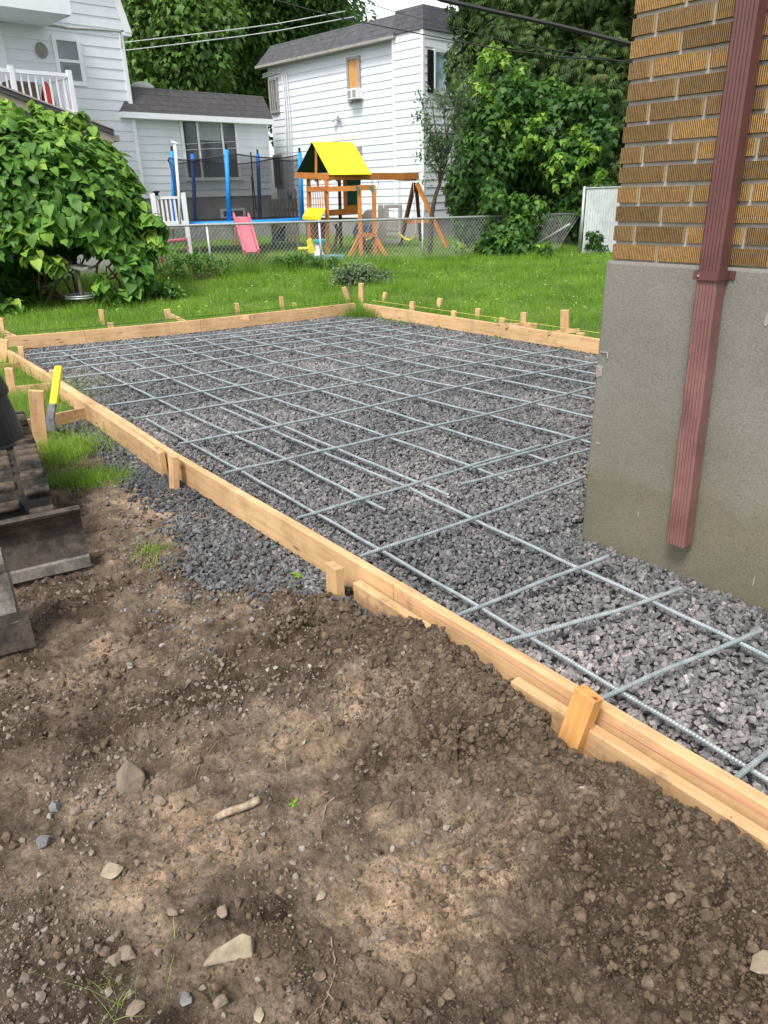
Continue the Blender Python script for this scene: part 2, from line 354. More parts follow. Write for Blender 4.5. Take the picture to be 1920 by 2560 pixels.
AP0 = A[0]; AD = (A[-1]-A[0])/np.linalg.norm(A[-1]-A[0]); AN = np.array([AD[1], -AD[0]])   # AN points outward? fixed below
if np.dot(AN, -A[3]) < 0: AN = -AN
def dirt_h(x, y):
    out = (x-A[3][0])*AN[0]+(y-A[3][1])*AN[1]                 # distance outside the near board
    z = -.03*np.clip(out/.5, 0, 1)+bumps(x, y)
    ia = inpoly(x, y, apron); z = np.where(ia, np.minimum(z, -.012), z)
    # clods and roughness
    near = np.clip(1.25-out/.55, 0, 1); near = near*np.clip((3.1-y)/.6, 0, 1)*np.clip((out-.02)/.05, 0, 1); cs0 = G(990, 1535); near = near*(1-.85*np.exp(-((x-cs0[0]-.04)**2+(y-cs0[1]+.02)**2)/.17**2))
    patch = np.clip(fbm(x*1.6+3, y*1.6, 3)*1.6+.35, 0, 1)
    wx = x+.03*fbm(x*9, y*9, 2); wy = y+.03*fbm(x*9+50, y*9, 2)
    d1, i1 = worley(wx*9, wy*9); d2, i2 = worley(wx*22+7, wy*22); d3, i3 = worley(wx*50, wy*50+3)
    d0, i0 = worley(wx*5.5+3, wy*5.5); d4, i4 = worley(wx*105, wy*105)
    c = np.sqrt(np.clip(1-(d1/.72)**2, 0, 1))*(.3+.7*i1)*.042*near+np.sqrt(np.clip(1-(d0/.6)**2, 0, 1))*(i0 > .45)*.045*near
    c2 = np.sqrt(np.clip(1-(d2/.7)**2, 0, 1))*(i2 > .35)*(.4+.6*i2)*.015*np.clip(near+patch*.8, 0, 1)
    c3 = np.sqrt(np.clip(1-(d3/.7)**2, 0, 1))*(i3 > .4)*.0065*np.clip(near+patch*.9+.3, 0, 1)
    z2 = c+c2+c3+.016*fbm(x*2.2, y*2.2, 3)+.016*fbm(x*7, y*7, 4)+.009*fbm(x*22, y*22, 4)*(.55+patch)+np.sqrt(np.clip(1-(d4/.75)**2, 0, 1))*(i4 > .3)*.0032*(.4+.6*patch)+.010*(.5-np.abs(fbm(x*11+3, y*11, 3)))-.010*np.clip(.10-np.abs(fbm(x*4+7, y*4, 3)), 0, 1)*8*patch
    # dents
    z2 -= .02*np.clip(fbm(x*3.1+9, y*3.1+4, 3)-.28, 0, 1)*4*.6
    # crawler-track imprint
    a = R(28); u = (x+1.05)*math.cos(a)+(y-2.55)*math.sin(a); v = -(x+1.05)*math.sin(a)+(y-2.55)*math.cos(a)
    for (u0, w_, am, ph) in ((.0, .17, .018, 0), (.42, .2, .013, 1.3)):
        band = np.exp(-((u-u0)/w_)**4)*np.clip((v+1.3+u0)/.3, 0, 1)*np.clip((1.6-v)/.4, 0, 1)
        z2 += am*band*np.sin((v+.012*fbm(u*6, v*6, 2))*2*math.pi/.078+ph)*(.75+.5*perlin(x*5, y*5))
    z2 = np.where(ia, z2*.35, z2)
    # stay outside the boards
    lim = np.clip(out/.05, 0, 1); z = z+z2
    z = np.where(out < .03, np.minimum(z, -.03), z)
    def sp_(px, py, r_, a_): c_ = G(px, py); return a_*np.exp(-((x-c_[0])**2+(y-c_[1])**2)/r_**2)
    strip = sp_(1050, 2080, .22, .4)+sp_(900, 1780, .26, .35)+sp_(1250, 2250, .2, .35)+sp_(850, 2350, .15, .3)+sp_(420, 1300, .3, .4)+sp_(1000, 2450, .15, .3)+sp_(300, 2250, .12, .2)-sp_(60, 1850, .3, .35)-sp_(250, 2420, .15, .25)-sp_(1550, 2350, .25, .25)-sp_(500, 2000, .12, .15)
    tint = np.clip(.42+strip+.8*fbm(x*1.7+20, y*1.7, 4)-.40*near-.3*np.clip(patch-.3, 0, 1)+.5*fbm(x*6, y*6+9, 3), 0, 1)
    return z, tint
# coarse ground reaching the horizon
g0 = MB(); n_ = 48; g0.v = [(0, 0, -.12)]+[(r_*math.sin(2*math.pi*j/n_), r_*math.cos(2*math.pi*j/n_), -.12) for r_ in (12, 60, 700) for j in range(n_)]
for j in range(n_): g0.f.append((0, 1+(j+1) % n_, 1+j))
for k in range(2):
    for j in range(n_): g0.f.append((1+k*n_+j, 1+k*n_+(j+1) % n_, 1+(k+1)*n_+(j+1) % n_, 1+(k+1)*n_+j))
tag(g0.build('ground', M_soil, loc=(0, 0, 0)), kind='structure')
# lawn sheet (uneven)
nx, ny = 200, 220; X, Y = np.meshgrid(np.linspace(-16, 12, nx), np.linspace(4.0, 36, ny)); 
Zl = LZ-.035+.02*fbm(X*.5, Y*.5, 3)
keep = ~(inpoly(X, Y, slab) | inpoly(X, Y, apron))
Zl = np.where(keep, Zl, -.10); dl = (X-A[3][0])*AN[0]+(Y-A[3][1])*AN[1]
Zl = np.where((Y < 5.0) & (X > -2.6), -.1, Zl); Zl = np.where(Y < 4.8, np.minimum(Zl, -.05), Zl)
idx = np.arange(nx*ny).reshape(ny, nx); F = np.stack([idx[:-1, :-1], idx[:-1, 1:], idx[1:, 1:], idx[1:, :-1]], -1).reshape(-1, 4)
tag(arrmesh('lawn', np.stack([X, Y, Zl], -1).reshape(-1, 3), F, M_soil, smooth=True), kind='structure')
# dirt: polar sheet, finest near the viewer
rr = .55*np.exp(np.arange(0, 980)*.0025); th = np.radians(np.linspace(-54, 54, 900))
RR, TT = np.meshgrid(rr, th, indexing='ij'); X = RR*np.sin(TT); Y = RR*np.cos(TT)
Zd, Td = dirt_h(X, Y)
far = np.clip((Y-4.6)/.3, 0, 1); Zd = Zd-.1*far
nr, nt_ = X.shape; idx = np.arange(nr*nt_).reshape(nr, nt_); F = np.stack([idx[:-1, :-1], idx[1:, :-1], idx[1:, 1:], idx[:-1, 1:]], -1).reshape(-1, 4)
cx = (X[:-1, :-1]).ravel(); cy = Y[:-1, :-1].ravel(); outd = (cx-A[3][0])*AN[0]+(cy-A[3][1])*AN[1]
F = F[(outd > -.10) & (cy < 5.6)][:, ::-1]
tag(arrmesh('dirt_ground', np.stack([X, Y, Zd], -1).reshape(-1, 3), F, M_dirt, attr={'tint': Td.ravel()}, smooth=True), kind='structure')
def dz(x, y): return dirt_h(np.atleast_1d(np.asarray(x, float)), np.atleast_1d(np.asarray(y, float)))[0]
# gravel bed sheet
def grav_h(x, y):
    s = (x-.941)*WALL.u[0]+(y-3.164)*WALL.u[1]; o = (x-.941)*WALL.n[0]+(y-3.164)*WALL.n[1]
    near = np.exp(-(np.clip(o, 0, 9)/.12)**2)*(s > -.1)
    z = .004*perlin(x*3, y*3)+.012*perlin(x*1.1+5, y*1.1)-.028*near
    return z-.012
X, Y = np.meshgrid(np.linspace(-4.6, 3.4, 160), np.linspace(.3, 10.6, 200)); Zg = grav_h(X, Y)-.012
idx = np.arange(X.size).reshape(X.shape); F = np.stack([idx[:-1, :-1], idx[:-1, 1:], idx[1:, 1:], idx[1:, :-1]], -1).reshape(-1, 4)
cxx = X[:-1, :-1].ravel(); cyy = Y[:-1, :-1].ravel()
F = F[inpoly(cxx, cyy, slab)]
tag(arrmesh('gravel_bed', np.stack([X, Y, Zg], -1).reshape(-1, 3), F, M_gravelbed, smooth=True), kind='structure')
# ------------------------------------------------------------ scattering of small meshes (numpy)
def rotm(n, tilt=None):
    q = rng.normal(size=(n, 4)); q /= np.linalg.norm(q, axis=1)[:, None]; w_, x, y, z = q.T
    return np.stack([np.stack([1-2*(y*y+z*z), 2*(x*y-z*w_), 2*(x*z+y*w_)], -1), np.stack([2*(x*y+z*w_), 1-2*(x*x+z*z), 2*(y*z-x*w_)], -1), np.stack([2*(x*z-y*w_), 2*(y*z+x*w_), 1-2*(x*x+y*y)], -1)], 1)
def yaw(a):
    c, s = np.cos(a), np.sin(a); z = np.zeros_like(a); o = z+1
    return np.stack([np.stack([c, -s, z], -1), np.stack([s, c, z], -1), np.stack([z, z, o], -1)], 1)
def hull(k, flat=1.0, seed=0):
    r_ = np.random.default_rng(seed); p = r_.normal(size=(k, 3)); p /= np.linalg.norm(p, axis=1)[:, None]; p *= r_.uniform(.75, 1.1, (k, 1)); p *= [1, r_.uniform(.65, .95), flat*r_.uniform(.55, .9)]
    import bmesh
    bm = bmesh.new()
    for q in p: bm.verts.new(q)
    bmesh.ops.convex_hull(bm, input=bm.verts); bmesh.ops.triangulate(bm, faces=bm.faces)
    bm.verts.index_update(); vs_ = [v for v in bm.verts if v.link_faces]; ix = {v: i for i, v in enumerate(vs_)}
    V = np.array([v.co[:] for v in vs_]); F = np.array([[ix[v] for v in f.verts] for f in bm.faces]); bm.free(); return V*.5, F
def scatter(name, temps, P, Rm, S, mat, parent=None, tint=None, smooth=False, loc=None):
    n = len(P); tint = rng.random(n) if tint is None else tint; k = rng.integers(0, len(temps), n); VV = []; FF = []; TT_ = []; off = 0
    S = np.asarray(S); S = S[:, None] if S.ndim == 1 else S
    for i, (tv, tf) in enumerate(temps):
        m = k == i; c = m.sum()
        if not c: continue
        v = np.einsum('nij,nkj->nki', Rm[m], tv[None]*S[m][:, None, :])+P[m][:, None, :]
        VV.append(v.reshape(-1, 3)); FF.append((tf[None]+(np.arange(c)*len(tv))[:, None, None]+off).reshape(-1, tf.shape[1])); TT_.append(np.repeat(tint[m], len(tv))); off += c*len(tv)
    return arrmesh(name, np.vstack(VV), np.vstack(FF), mat, parent, {'tint': np.concatenate(TT_)}, smooth, loc)
stones = [hull(15, .95, s) for s in range(18)]
def stone_field(name, poly, dens_near, hfun, n_layers, mat, smin, smax, fl=1.0, kind='stuff', tf=None, lift=0):
    P = rand_in(poly, n_layers); d = np.hypot(P[:, 0], P[:, 1])
    return P
# gravel in the slab: density drops a little with distance, stone size grows a little
def gravel(name, poly, n, hf, lab, tb=0, fuzz=0):
    if fuzz:
        big_ = [(-3.2, 2.2), (1, 2.2), (1, 6), (-3.2, 6)]; P = rand_in(big_, n); jx = P[:, 0]+fuzz*(fbm(P[:, 0]*5, P[:, 1]*5, 3)*1.6+rng.normal(0, .55, n)); jy = P[:, 1]+fuzz*(fbm(P[:, 0]*5+40, P[:, 1]*5, 3)*1.6+rng.normal(0, .55, n)); o_ = (P[:, 0]-A[3][0])*AN[0]+(P[:, 1]-A[3][1])*AN[1]; P = P[(inpoly(jx, jy, poly) | ((o_ < .12) & inpoly(P[:, 0], P[:, 1], poly))) & (o_ > .05)]
    else: P = rand_in(poly, n)
    d = np.hypot(P[:, 0], P[:, 1]); keep = rng.random(len(P)) < np.clip(4.2/d, .45, 1)
    keep &= ~inpoly(P[:, 0], P[:, 1], wallpoly); P = P[keep]; d = d[keep]; n = len(P)
    s = rng.uniform(.020, .036, n)*np.clip(d/4.2, 1, 1.4)*rng.choice([.75, 1, 1.2], n)
    z = hf(P[:, 0], P[:, 1])+rng.uniform(-.010, .010, n)
    big = fbm(P[:, 0]*.9+4, P[:, 1]*.9, 3)
    t = np.clip(rng.normal(.34, .17, n)+.30*np.clip((3.1-d)/1.6, 0, 1)+.25*big+tb+.14*(fbm(P[:, 0]*2.2, P[:, 1]*2.2+8, 2) > .33), 0, 1)
    o = scatter(name, stones, np.column_stack([P, z]), rotm(n), s, M_gravel, tint=t); return tag(o, lab, 'gravel', kind='stuff')
gravel('gravel', slab, 165000, grav_h, 'dark grey crushed gravel spread level inside the timber formwork')
gravel('gravel', apron, 95000, lambda x, y: dz(x, y)+.006, 'dark crushed gravel spilling out below the long timber board onto the dirt', tb=-.24, fuzz=.075)

# ------------------------------------------------------------ FORMWORK
TH = .038; BH = .147
def plank(a, b, z0, z1, off, label, group='boards of the slab formwork', mat=None, name='form_board', nrm=None, th=TH, taper=0, cat='form board'):
    """a,b inner top edge points (xy); plank lies outside by off..off+th; local X along the plank"""
    a = np.array(a, float); b = np.array(b, float); L = np.linalg.norm(b-a); u = (b-a)/L; ang = math.atan2(u[1], u[0])
    nn = np.array([-u[1], u[0]]); sgn = 1 if np.dot(nn, nrm) > 0 else -1
    y0, y1 = sorted([sgn*off, sgn*(off+th)])
    m = MB(); n = max(2, int(L/.18)); zs = []
    prof = [(y0, 0), (y1, 0), (y1, z1-z0), (y0, z1-z0)]
    for i in range(n+1):
        x = L*i/n; w1 = .0018*math.sin(x*2.1+L*5)+random.uniform(-.0006, .0006); t = 1 if i < n or not taper else taper
        for (yy, zz) in prof: m.v.append((x, yy+w1, zz*t+random.uniform(-.0005, .0005)))
    for i in range(n):
        for j in range(4): m.f.append((i*4+j, i*4+(j+1) % 4, (i+1)*4+(j+1) % 4, (i+1)*4+j))
    m.f.append((3, 2, 1, 0)); m.f.append((n*4, n*4+1, n*4+2, n*4+3))
    o = m.build(name, mat or M_pine, loc=(0, 0, 0), bevel=.003); o.location = (a[0], a[1], z0); o.rotation_euler = (0, 0, ang); WL[o.name] = np.array((a[0], a[1], z0))
    return tag(o, label, cat, group)
def lerpA(t0, pts):
    acc = 0
    for i in range(len(pts)-1):
        l = np.linalg.norm(pts[i+1]-pts[i])
        if t0 <= acc+l or i == len(pts)-2: return pts[i]+(pts[i+1]-pts[i])*(t0-acc)/l
        acc += l
j1 = A[2]+(A[1]-A[2])*.02; j2 = A[3]+(A[4]-A[3])*.25
plank(A[0]-AD*.06, A[1], .0, BH, 0, 'long pine board of the left side, inner layer beyond the yellow handled tool', nrm=AN)
plank(A[1]+AD*.002, A[2], .0, BH, 0, 'pine board of the left side between the kicker brace and the first stake', nrm=AN)
plank(A[2]+AD*.002, A[3], .0, BH, 0, 'knotty pine board between the two upright stakes beside the gravel apron', nrm=AN)
JJ = A[3]+(A[4]-A[3])*.3
plank(A[3]+AD*.003, JJ, .0, BH, 0, 'short stretch of dirty pine board above the splintered plank end', nrm=AN, mat=M_pine_d)
plank(JJ+AD*.003, A[7], .0, BH, 0, 'nearest pine board, running out of the lower right of the photo', nrm=AN)
# doubled outer planks
plank(G(170, 958, .14)[:2]+AN*.0, A[2]-AD*.02, .0, BH-.002, .046, 'outer pine plank doubled against the long board, ending at the first stake', nrm=AN)
plank(A[3]-AD*.19+AN*.0, A[3]+AD*.44, -.03, .093, .050, 'short low outer plank with a splintered dirty end sinking into the soil', nrm=AN, mat=M_pine_d, taper=.45)
plank(A[3]+AD*.66, A[7], -.04, .108, .056, 'low outer plank with soil heaped on it beside the leaning stake', nrm=AN, mat=M_pine_d)
NB = np.array([-.45, .89]); NC = np.array([.8, .6])
plank(B[0], B[1]-(B[1]-B[0])*.002, .0, BH, 0, 'back left pine board from the far left corner to the first joint', nrm=NB)
plank(B[1], B[2], .0, BH, 0, 'middle pine board of the back left side', nrm=NB)
plank(B[2]+(B[3]-B[2])*.002, B[3], .0, BH, 0, 'pine board of the back left side ending at the far corner weeds', nrm=NB)
plank(Cc[0], Cc[2]+(Cc[3]-Cc[2])*.45, .0, BH, 0, 'back right pine board from the far corner weeds to the joint', nrm=NC)
plank(Cc[2]+(Cc[3]-Cc[2])*.452, Cc[4], .0, BH, 0, 'back right pine board running behind the grey concrete wall', nrm=NC)
# stakes
def stake(base, top, w_, d_, ang, label, mat=None, name='wooden_stake', group='wooden stakes holding the formwork', cat='stake'):
    base = Vector(base); top = Vector(top); ax_ = top-base; L = ax_.length
    m = MB(); a, b = w_/2, d_/2; c = .004
    z = [(-.0, .75), (.12*L, 1), (L, 1)]
    for zz, f in z:
        for (x, y) in ((-a, -b), (a, -b), (a, b), (-a, b)): m.v.append((zz, x*f, y*f+(random.uniform(-c, c)*.3)))
    m.v[-1] = (L+.003, m.v[-1][1], m.v[-1][2]); m.v[-3] = (L-.003, m.v[-3][1], m.v[-3][2])
    for i in range(2):
        for j in range(4): m.f.append((i*4+j, i*4+(j+1) % 4, (i+1)*4+(j+1) % 4, (i+1)*4+j))
    m.f.append((3, 2, 1, 0)); m.f.append((8, 9, 10, 11))
    o = m.build(name, mat or M_pine, loc=(0, 0, 0), bevel=.003)
    X = ax_.normalized(); Yv = Vector((math.cos(R(ang)), math.sin(R(ang)), 0)); Yv = (Yv-X*Yv.dot(X)).normalized(); Z = X.cross(Yv)
    Mx = Matrix.Identity(4)
    for i in range(3): Mx[i][0] = X[i]; Mx[i][1] = Yv[i]; Mx[i][2] = Z[i]; Mx[i][3] = base[i]
    o.matrix_world = Mx; WL[o.name] = np.array(base); return tag(o, label, cat, group)
def stk(px, pyb, ptx, pyt, w_, d_, ang, label, z=0.0, sink=.12, mat=None):
    b = G(px, pyb, z); d = ray(ptx, pyt); t = math.hypot(b[0], b[1])/math.hypot(d[0], d[1]); tp = np.array([d[0]*t, d[1]*t, CAM_H+d[2]*t])
    bb = b-(tp-b)/np.linalg.norm(tp-b)*sink
    return stake(bb, tp, w_, d_, ang, label, mat)
stk(436, 1222, 434, 1138, .038, .064, -53+90, 'short upright stake where the doubled plank ends beside the gravel apron')
stk(840, 1505, 836, 1412, .040, .075, -53+90, 'short upright stake at the edge of dirt and gravel apron', sink=.15)
b3 = np.array([A[5][0], A[5][1]])+AN*.135-AD*.07
stake((.485, 1.655, -.10), tuple(P3(1474, 1732, 1.735)), .046, .070, -53+90, 'orange pine stake leaning against the nearest board in heaped soil', wood('orange_pine', (.66, .34, .11), (.52, .24, .07), (.2, .07, .04), dirt=.2))
stk(103, 1102, 90, 976, .095, .04, 8, 'wide pale stake in front of the kicker brace near the black machine')
stk(150, 985, 132, 925, .06, .04, 10, 'stake against the board behind the yellow handled tool')
stk(34, 995, 22, 920, .065, .04, 10, 'stake at the left edge holding the second kicker brace')
stk(57, 905, 52, 866, .05, .04, 10, 'short stake in the grass near the far left corner', z=.05)
stk(6, 900, 8, 848, .09, .04, 10, 'stake at the far left corner of the formwork at the photo edge', z=.05)
stk(9, 842, 3, 795, .045, .04, 10, 'thin stake behind the far left corner', z=.06)
for (px, pyb, ptx, pyt, w_, lab) in (
    (257, 812, 252, 774, .06, 'tall stake behind the back left board, left of the bar stool'),
    (423, 797, 417, 773, .085, 'tilted split stake with its kicker behind the back left board'),
    (596, 790, 592, 758, .055, 'stake behind the middle of the back left board'),
    (707, 777, 702, 742, .055, 'stake behind the back left board below the pink slide'),
    (737, 768, 735, 757, .06, 'low stub stake behind the back left board'),
    (872, 760, 859, 718, .065, 'stake tilted left at the far corner by the metal rod'),
    (904, 762, 903, 708, .075, 'tallest upright stake at the far corner'),
    (959, 756, 963, 731, .055, 'small tilted stake standing off in the grass right of the far corner'),
    (1031, 790, 1031, 754, .07, 'upright stake behind the back right board, nearest the far corner'),
    (1097, 775, 1100, 746, .07, 'stake leaning in the grass behind the back right board'),
    (1135, 803, 1135, 777, .065, 'low stub stake right behind the back right board'),
    (1194, 800, 1196, 771, .07, 'stake standing in grass right of the low stub stake'),
    (1256, 825, 1256, 795, .07, 'low stake where the kicker board meets the back right board'),
    (1309, 822, 1310, 781, .07, 'stake behind the long kicker board on the right'),
    (1413, 833, 1413, 775, .10, 'widest tall stake beside the grey wall corner'),
    (1452, 855, 1452, 832, .08, 'low stub stake nearest the grey wall corner')):
    stk(px, pyb+2, ptx, pyt, w_, .04, 20 if px < 880 else -40, lab, z=.02)
# kickers
def kick(p0, p1, z0, z1, h, lab, th=.02):
    a = G(*p0, z0); b = G(*p1, z1); m = MB(); d = b-a; L = np.linalg.norm(d)
    m.box((0, -th/2, -h), (L, th/2, 0)); o = m.build('kicker_brace', M_pine_d, loc=(0, 0, 0), bevel=.002)
    X = Vector(d).normalized(); Yv = Vector((0, 0, 1)).cross(X).normalized(); Z = X.cross(Yv); Mx = Matrix.Identity(4)
    for i in range(3): Mx[i][0] = X[i]; Mx[i][1] = Yv[i]; Mx[i][2] = Z[i]; Mx[i][3] = a[i]
    o.matrix_world = Mx; WL[o.name] = a; return tag(o, lab, 'brace', 'kicker braces from stakes to boards')
kick((46, 1054), (231, 1014), .10, .10, .09, 'dirty kicker brace from the wide stake to the doubled board')
kick((36, 966), (127, 957), .11, .11, .08, 'kicker brace between the left edge stake and the tool')
kick((0, 911), (50, 904), .11, .11, .05, 'short kicker brace at the left edge below the corner stake')
kick((12, 826), (42, 840), .17, .14, .05, 'small kicker brace at the far left corner')
kick((268, 806), (284, 806), .16, .16, .07, 'stubby kicker brace beside the stake left of the bar stool')
kick((428, 784), (466, 802), .18, .15, .04, 'kicker brace sloping down from the split stake')
kick((602, 788), (624, 790), .16, .16, .05, 'stubby kicker brace behind the middle of the back left board')
kick((1262, 808), (1342, 808), .17, .17, .05, 'long kicker brace behind the back right board')
kick((1368, 828), (1448, 821), .15, .2, .04, 'kicker brace crossing the widest tall stake')
# string lines
pa = [A[2], A[3], A[4], A[5], A[6], A[7]]
m = MB(); m.tube([(p[0]+AN[0]*.0445, p[1]+AN[1]*.0445, .122) for p in pa[1:]], .0011, 4)
tag(m.build('string_line', M_string), 'thin pink string line stretched along the nearest board', 'string')
m = MB(); m.tube([(p[0]+NC[0]*.15, p[1]+NC[1]*.15, .175) for p in Cc], .0025, 4); tag(m.build('string_line', M_stringy), 'thin yellow string line above the back right board', 'string')
m = MB(); m.tube([(p[0]+NB[0]*.12, p[1]+NB[1]*.12, .168) for p in B], .0025, 4); tag(m.build('string_line', M_cable), 'dark string line behind the back left board', 'string')
# ------------------------------------------------------------ REBAR
def rebar(pts, z, label, ribs=False):
    P = [G(x, y, z) for x, y in pts]
    rv = .0078; out = []; rad = []
    for i in range(len(P)-1):
        L = np.linalg.norm(P[i+1]-P[i]); n = max(2, int(L/(.0027 if ribs else .12)))
        for k in range(n if i < len(P)-2 else n+1): out.append(P[i]+(P[i+1]-P[i])*k/n)
    out = np.array(out); n = len(out); s = np.arange(n)
    if ribs: rad = rv*np.where((s % 4) < 2, 1.07, .97)
    else:
        rad = np.full(n, rv*1.02)
    out[:, 2] += .0015*np.sin(s*(.004 if ribs else .15)*9+P[0][0]*7)
    d = (P[-1]-P[0])/np.linalg.norm(P[-1]-P[0]); b = np.cross(d, [0, 0, 1]); b /= np.linalg.norm(b); c = np.cross(b, d)
    k = 9; t = np.arange(k)*2*math.pi/k; ph = .9 if ribs else 0
    ring = (np.cos(t)[:, None]*b+np.sin(t)[:, None]*c)
    # slanted ribs
    V = out[:, None, :]+ring[None]*np.asarray(rad)[:, None, None]+(d*.0035*np.sin(t)[:, None])[None]*(1 if ribs else 0)
    V = V.reshape(-1, 3); idx = np.arange(n*k).reshape(n, k); F = np.stack([idx[:-1], np.roll(idx, -1, 1)[:-1], np.roll(idx, -1, 1)[1:], idx[1:]], -1).reshape(-1, 4)
    V = np.vstack([V, out[0], out[-1]]); e0 = [[n*k, (j+1) % k, j, j] for j in range(k)]; 
    F = np.vstack([F, [[n*k, (2*j+1) % k, (2*j) % k, (2*j-1) % k] for j in range(0)] or np.zeros((0, 4), int)])
    o = arrmesh('rebar', V, F, M_rebar, smooth=not ribs, loc=P[0])
    cap = None; return tag(o, label, 'rebar', 'steel bars of the rebar grid')
ZR, ZL_ = .056, .041
Rb = [([(1836, 1948), (1925, 1877)], 'shortest cross bar at the lower right edge of the gravel', 1),
      ([(1497, 1748), (1650, 1680), (1903, 1577)], 'cross bar starting behind the leaning stake', 1),
      ([(1247, 1607), (1400, 1566), (1540, 1528), (1701, 1472)], 'slightly bent cross bar, second from the leaning stake', 1),
      ([(1138, 1541), (1330, 1464), (1519, 1391)], 'cross bar ending just below the corner of the grey wall', 1),
      ([(895, 1392), (1174, 1300), (1462, 1192)], 'cross bar reaching the foot of the grey wall, nearest full one', 1),
      ([(1149, 1211), (1320, 1168), (1480, 1121)], 'short loose cross bar touching the grey wall', 1),
      ([(741, 1295), (1023, 1213), (1190, 1160), (1348, 1114)], 'cross bar lapped by another near its right end', 1),
      ([(1178, 1170), (1330, 1128), (1480, 1085)], 'lap bar continuing the cross bar to the grey wall', 1),
      ([(560, 1183), (800, 1128), (980, 1088), (1230, 1033), (1490, 966)], 'cross bar ending left of the knotty board middle', 1),
      ([(447, 1109), (700, 1063), (900, 1021), (1200, 955), (1500, 905)], 'cross bar ending above the first stake', 1),
      ([(336, 1047), (578, 1008), (792, 975), (1100, 922), (1395, 875)], 'cross bar starting above the end of the dirty kicker brace', 0),
      ([(269, 1013), (400, 995), (900, 916), (1264, 856)], 'cross bar, seventh from the far corner', 0),
      ([(209, 975), (400, 950), (900, 878), (1158, 838)], 'cross bar, sixth from the far corner', 0),
      ([(162, 945), (400, 917), (900, 851), (1074, 830)], 'cross bar starting beside the yellow handle, fifth from the far corner', 0),
      ([(152, 922), (400, 894), (900, 835), (1028, 820)], 'cross bar starting at the top of the yellow handle', 0),
      ([(104, 911), (400, 878), (900, 821), (977, 814)], 'cross bar, third from the back left board', 0),
      ([(80, 899), (400, 864), (900, 809), (939, 805)], 'cross bar, second from the back left board', 0),
      ([(67, 887), (400, 852), (900, 799), (910, 798)], 'cross bar farthest back along the back left board', 0)]
Lb = [([(365, 1047), (607, 1180), (850, 1317), (1193, 1515), (1541, 1723), (1925, 1952)], 'long bar running closest along the near board', 1),
      ([(158, 882), (328, 966), (464, 1032), (712, 1146), (965, 1276)], 'long bar ending loose in the gravel left of the pair', 1),
      ([(250, 871), (438, 951), (585, 1013), (845, 1123), (1122, 1238)], 'upper bar of the close lapped pair', 1),
      ([(551, 1018), (816, 1134), (1023, 1220), (1187, 1300), (1446, 1420), (1635, 1505), (1930, 1647)], 'lower bar of the lapped pair running to the right edge', 1),
      ([(322, 863), (521, 939), (677, 994), (900, 1068), (1178, 1165), (1263, 1200)], 'long bar ending under the short loose cross bar', 0),
      ([(413, 856), (611, 921), (807, 978), (1095, 1067), (1305, 1131), (1394, 1160)], 'long bar ending near the wall below the lap', 0),
      ([(492, 847), (704, 910), (900, 958), (1211, 1035), (1480, 1107)], 'long bar touching the wall, first above the lap', 0),
      ([(575, 839), (816, 895), (1019, 943), (1182, 975), (1334, 1008), (1490, 1046)], 'long bar touching the wall, second above the lap', 0),
      ([(674, 827), (900, 880), (1125, 926), (1268, 953), (1495, 1000)], 'long bar touching the wall, fourth from the back right board', 0),
      ([(758, 820), (863, 843), (1091, 890), (1336, 932), (1500, 962)], 'long bar, third from the back right board', 0),
      ([(813, 814), (926, 836), (1158, 876), (1412, 921), (1505, 937)], 'long bar, second from the back right board', 0),
      ([(867, 806), (1053, 838), (1218, 863), (1475, 907), (1500, 912)], 'long bar closest to the back right board', 0)]
for pts, lab, rb in Rb: rebar(pts, ZR, lab, rb)
for pts, lab, rb in Lb: rebar(pts, ZL_, lab, rb)
# ------------------------------------------------------------ BRICK HOUSE (right)
hb = empty('brick_house', WALL.pt(0, 0, 0), 'yellow brown ribbed brick house on a grey concrete foundation at the right', 'house')
def brick_mat():
    m, n, b = nodes('ribbed_brick'); b.inputs['Roughness'].default_value = .8; b.inputs['Specular IOR Level'].default_value = .2
    a = N(n, 'ShaderNodeAttribute', attribute_name='rib'); t = N(n, 'ShaderNodeAttribute', attribute_name='tint')
    sn = N(n, 'ShaderNodeMath', operation='SINE'); mu = N(n, 'ShaderNodeMath', operation='MULTIPLY'); n.links.new(a.outputs['Fac'], mu.inputs[0]); mu.inputs[1].default_value = 2*math.pi/.0072; n.links.new(mu.outputs[0], sn.inputs[0])
    v = coords(n); f = noise(n, v, 60, 6, .75); ad = N(n, 'ShaderNodeMath', operation='MULTIPLY_ADD'); n.links.new(f, ad.inputs[0]); ad.inputs[1].default_value = 2.6; n.links.new(sn.outputs[0], ad.inputs[2])
    sc2 = N(n, 'ShaderNodeMapRange'); n.links.new(ad.outputs[0], sc2.inputs[0]); sc2.inputs[1].default_value = .1; sc2.inputs[2].default_value = 2.6
    r = ramp(n, sc2.outputs[0], [(.12, (.060, .033, .014)), (.5, (.140, .086, .038)), (.88, (.345, .222, .102))])
    tr = ramp(n, t.outputs['Fac'], [(0, (.72, .70, .66)), (.7, (1.02, 1.0, .95)), (1, (1.45, 1.35, 1.1))])
    ml = N(n, 'ShaderNodeMixRGB', blend_type='MULTIPLY'); ml.inputs[0].default_value = 1; n.links.new(r.outputs[0], ml.inputs[1]); n.links.new(tr.outputs[0], ml.inputs[2])
    e = N(n, 'ShaderNodeAttribute', attribute_name='edge'); me_ = N(n, 'ShaderNodeMixRGB'); n.links.new(e.outputs['Fac'], me_.inputs[0]); n.links.new(ml.outputs[0], me_.inputs[1]); me_.inputs[2].default_value = (.42, .29, .13, 1)
    n.links.new(me_.outputs[0], b.inputs['Base Color']); bump(n, b, sn.outputs[0], .5, .0015); bump(n, b, f, .3, .002); return m
M_brick = brick_mat()
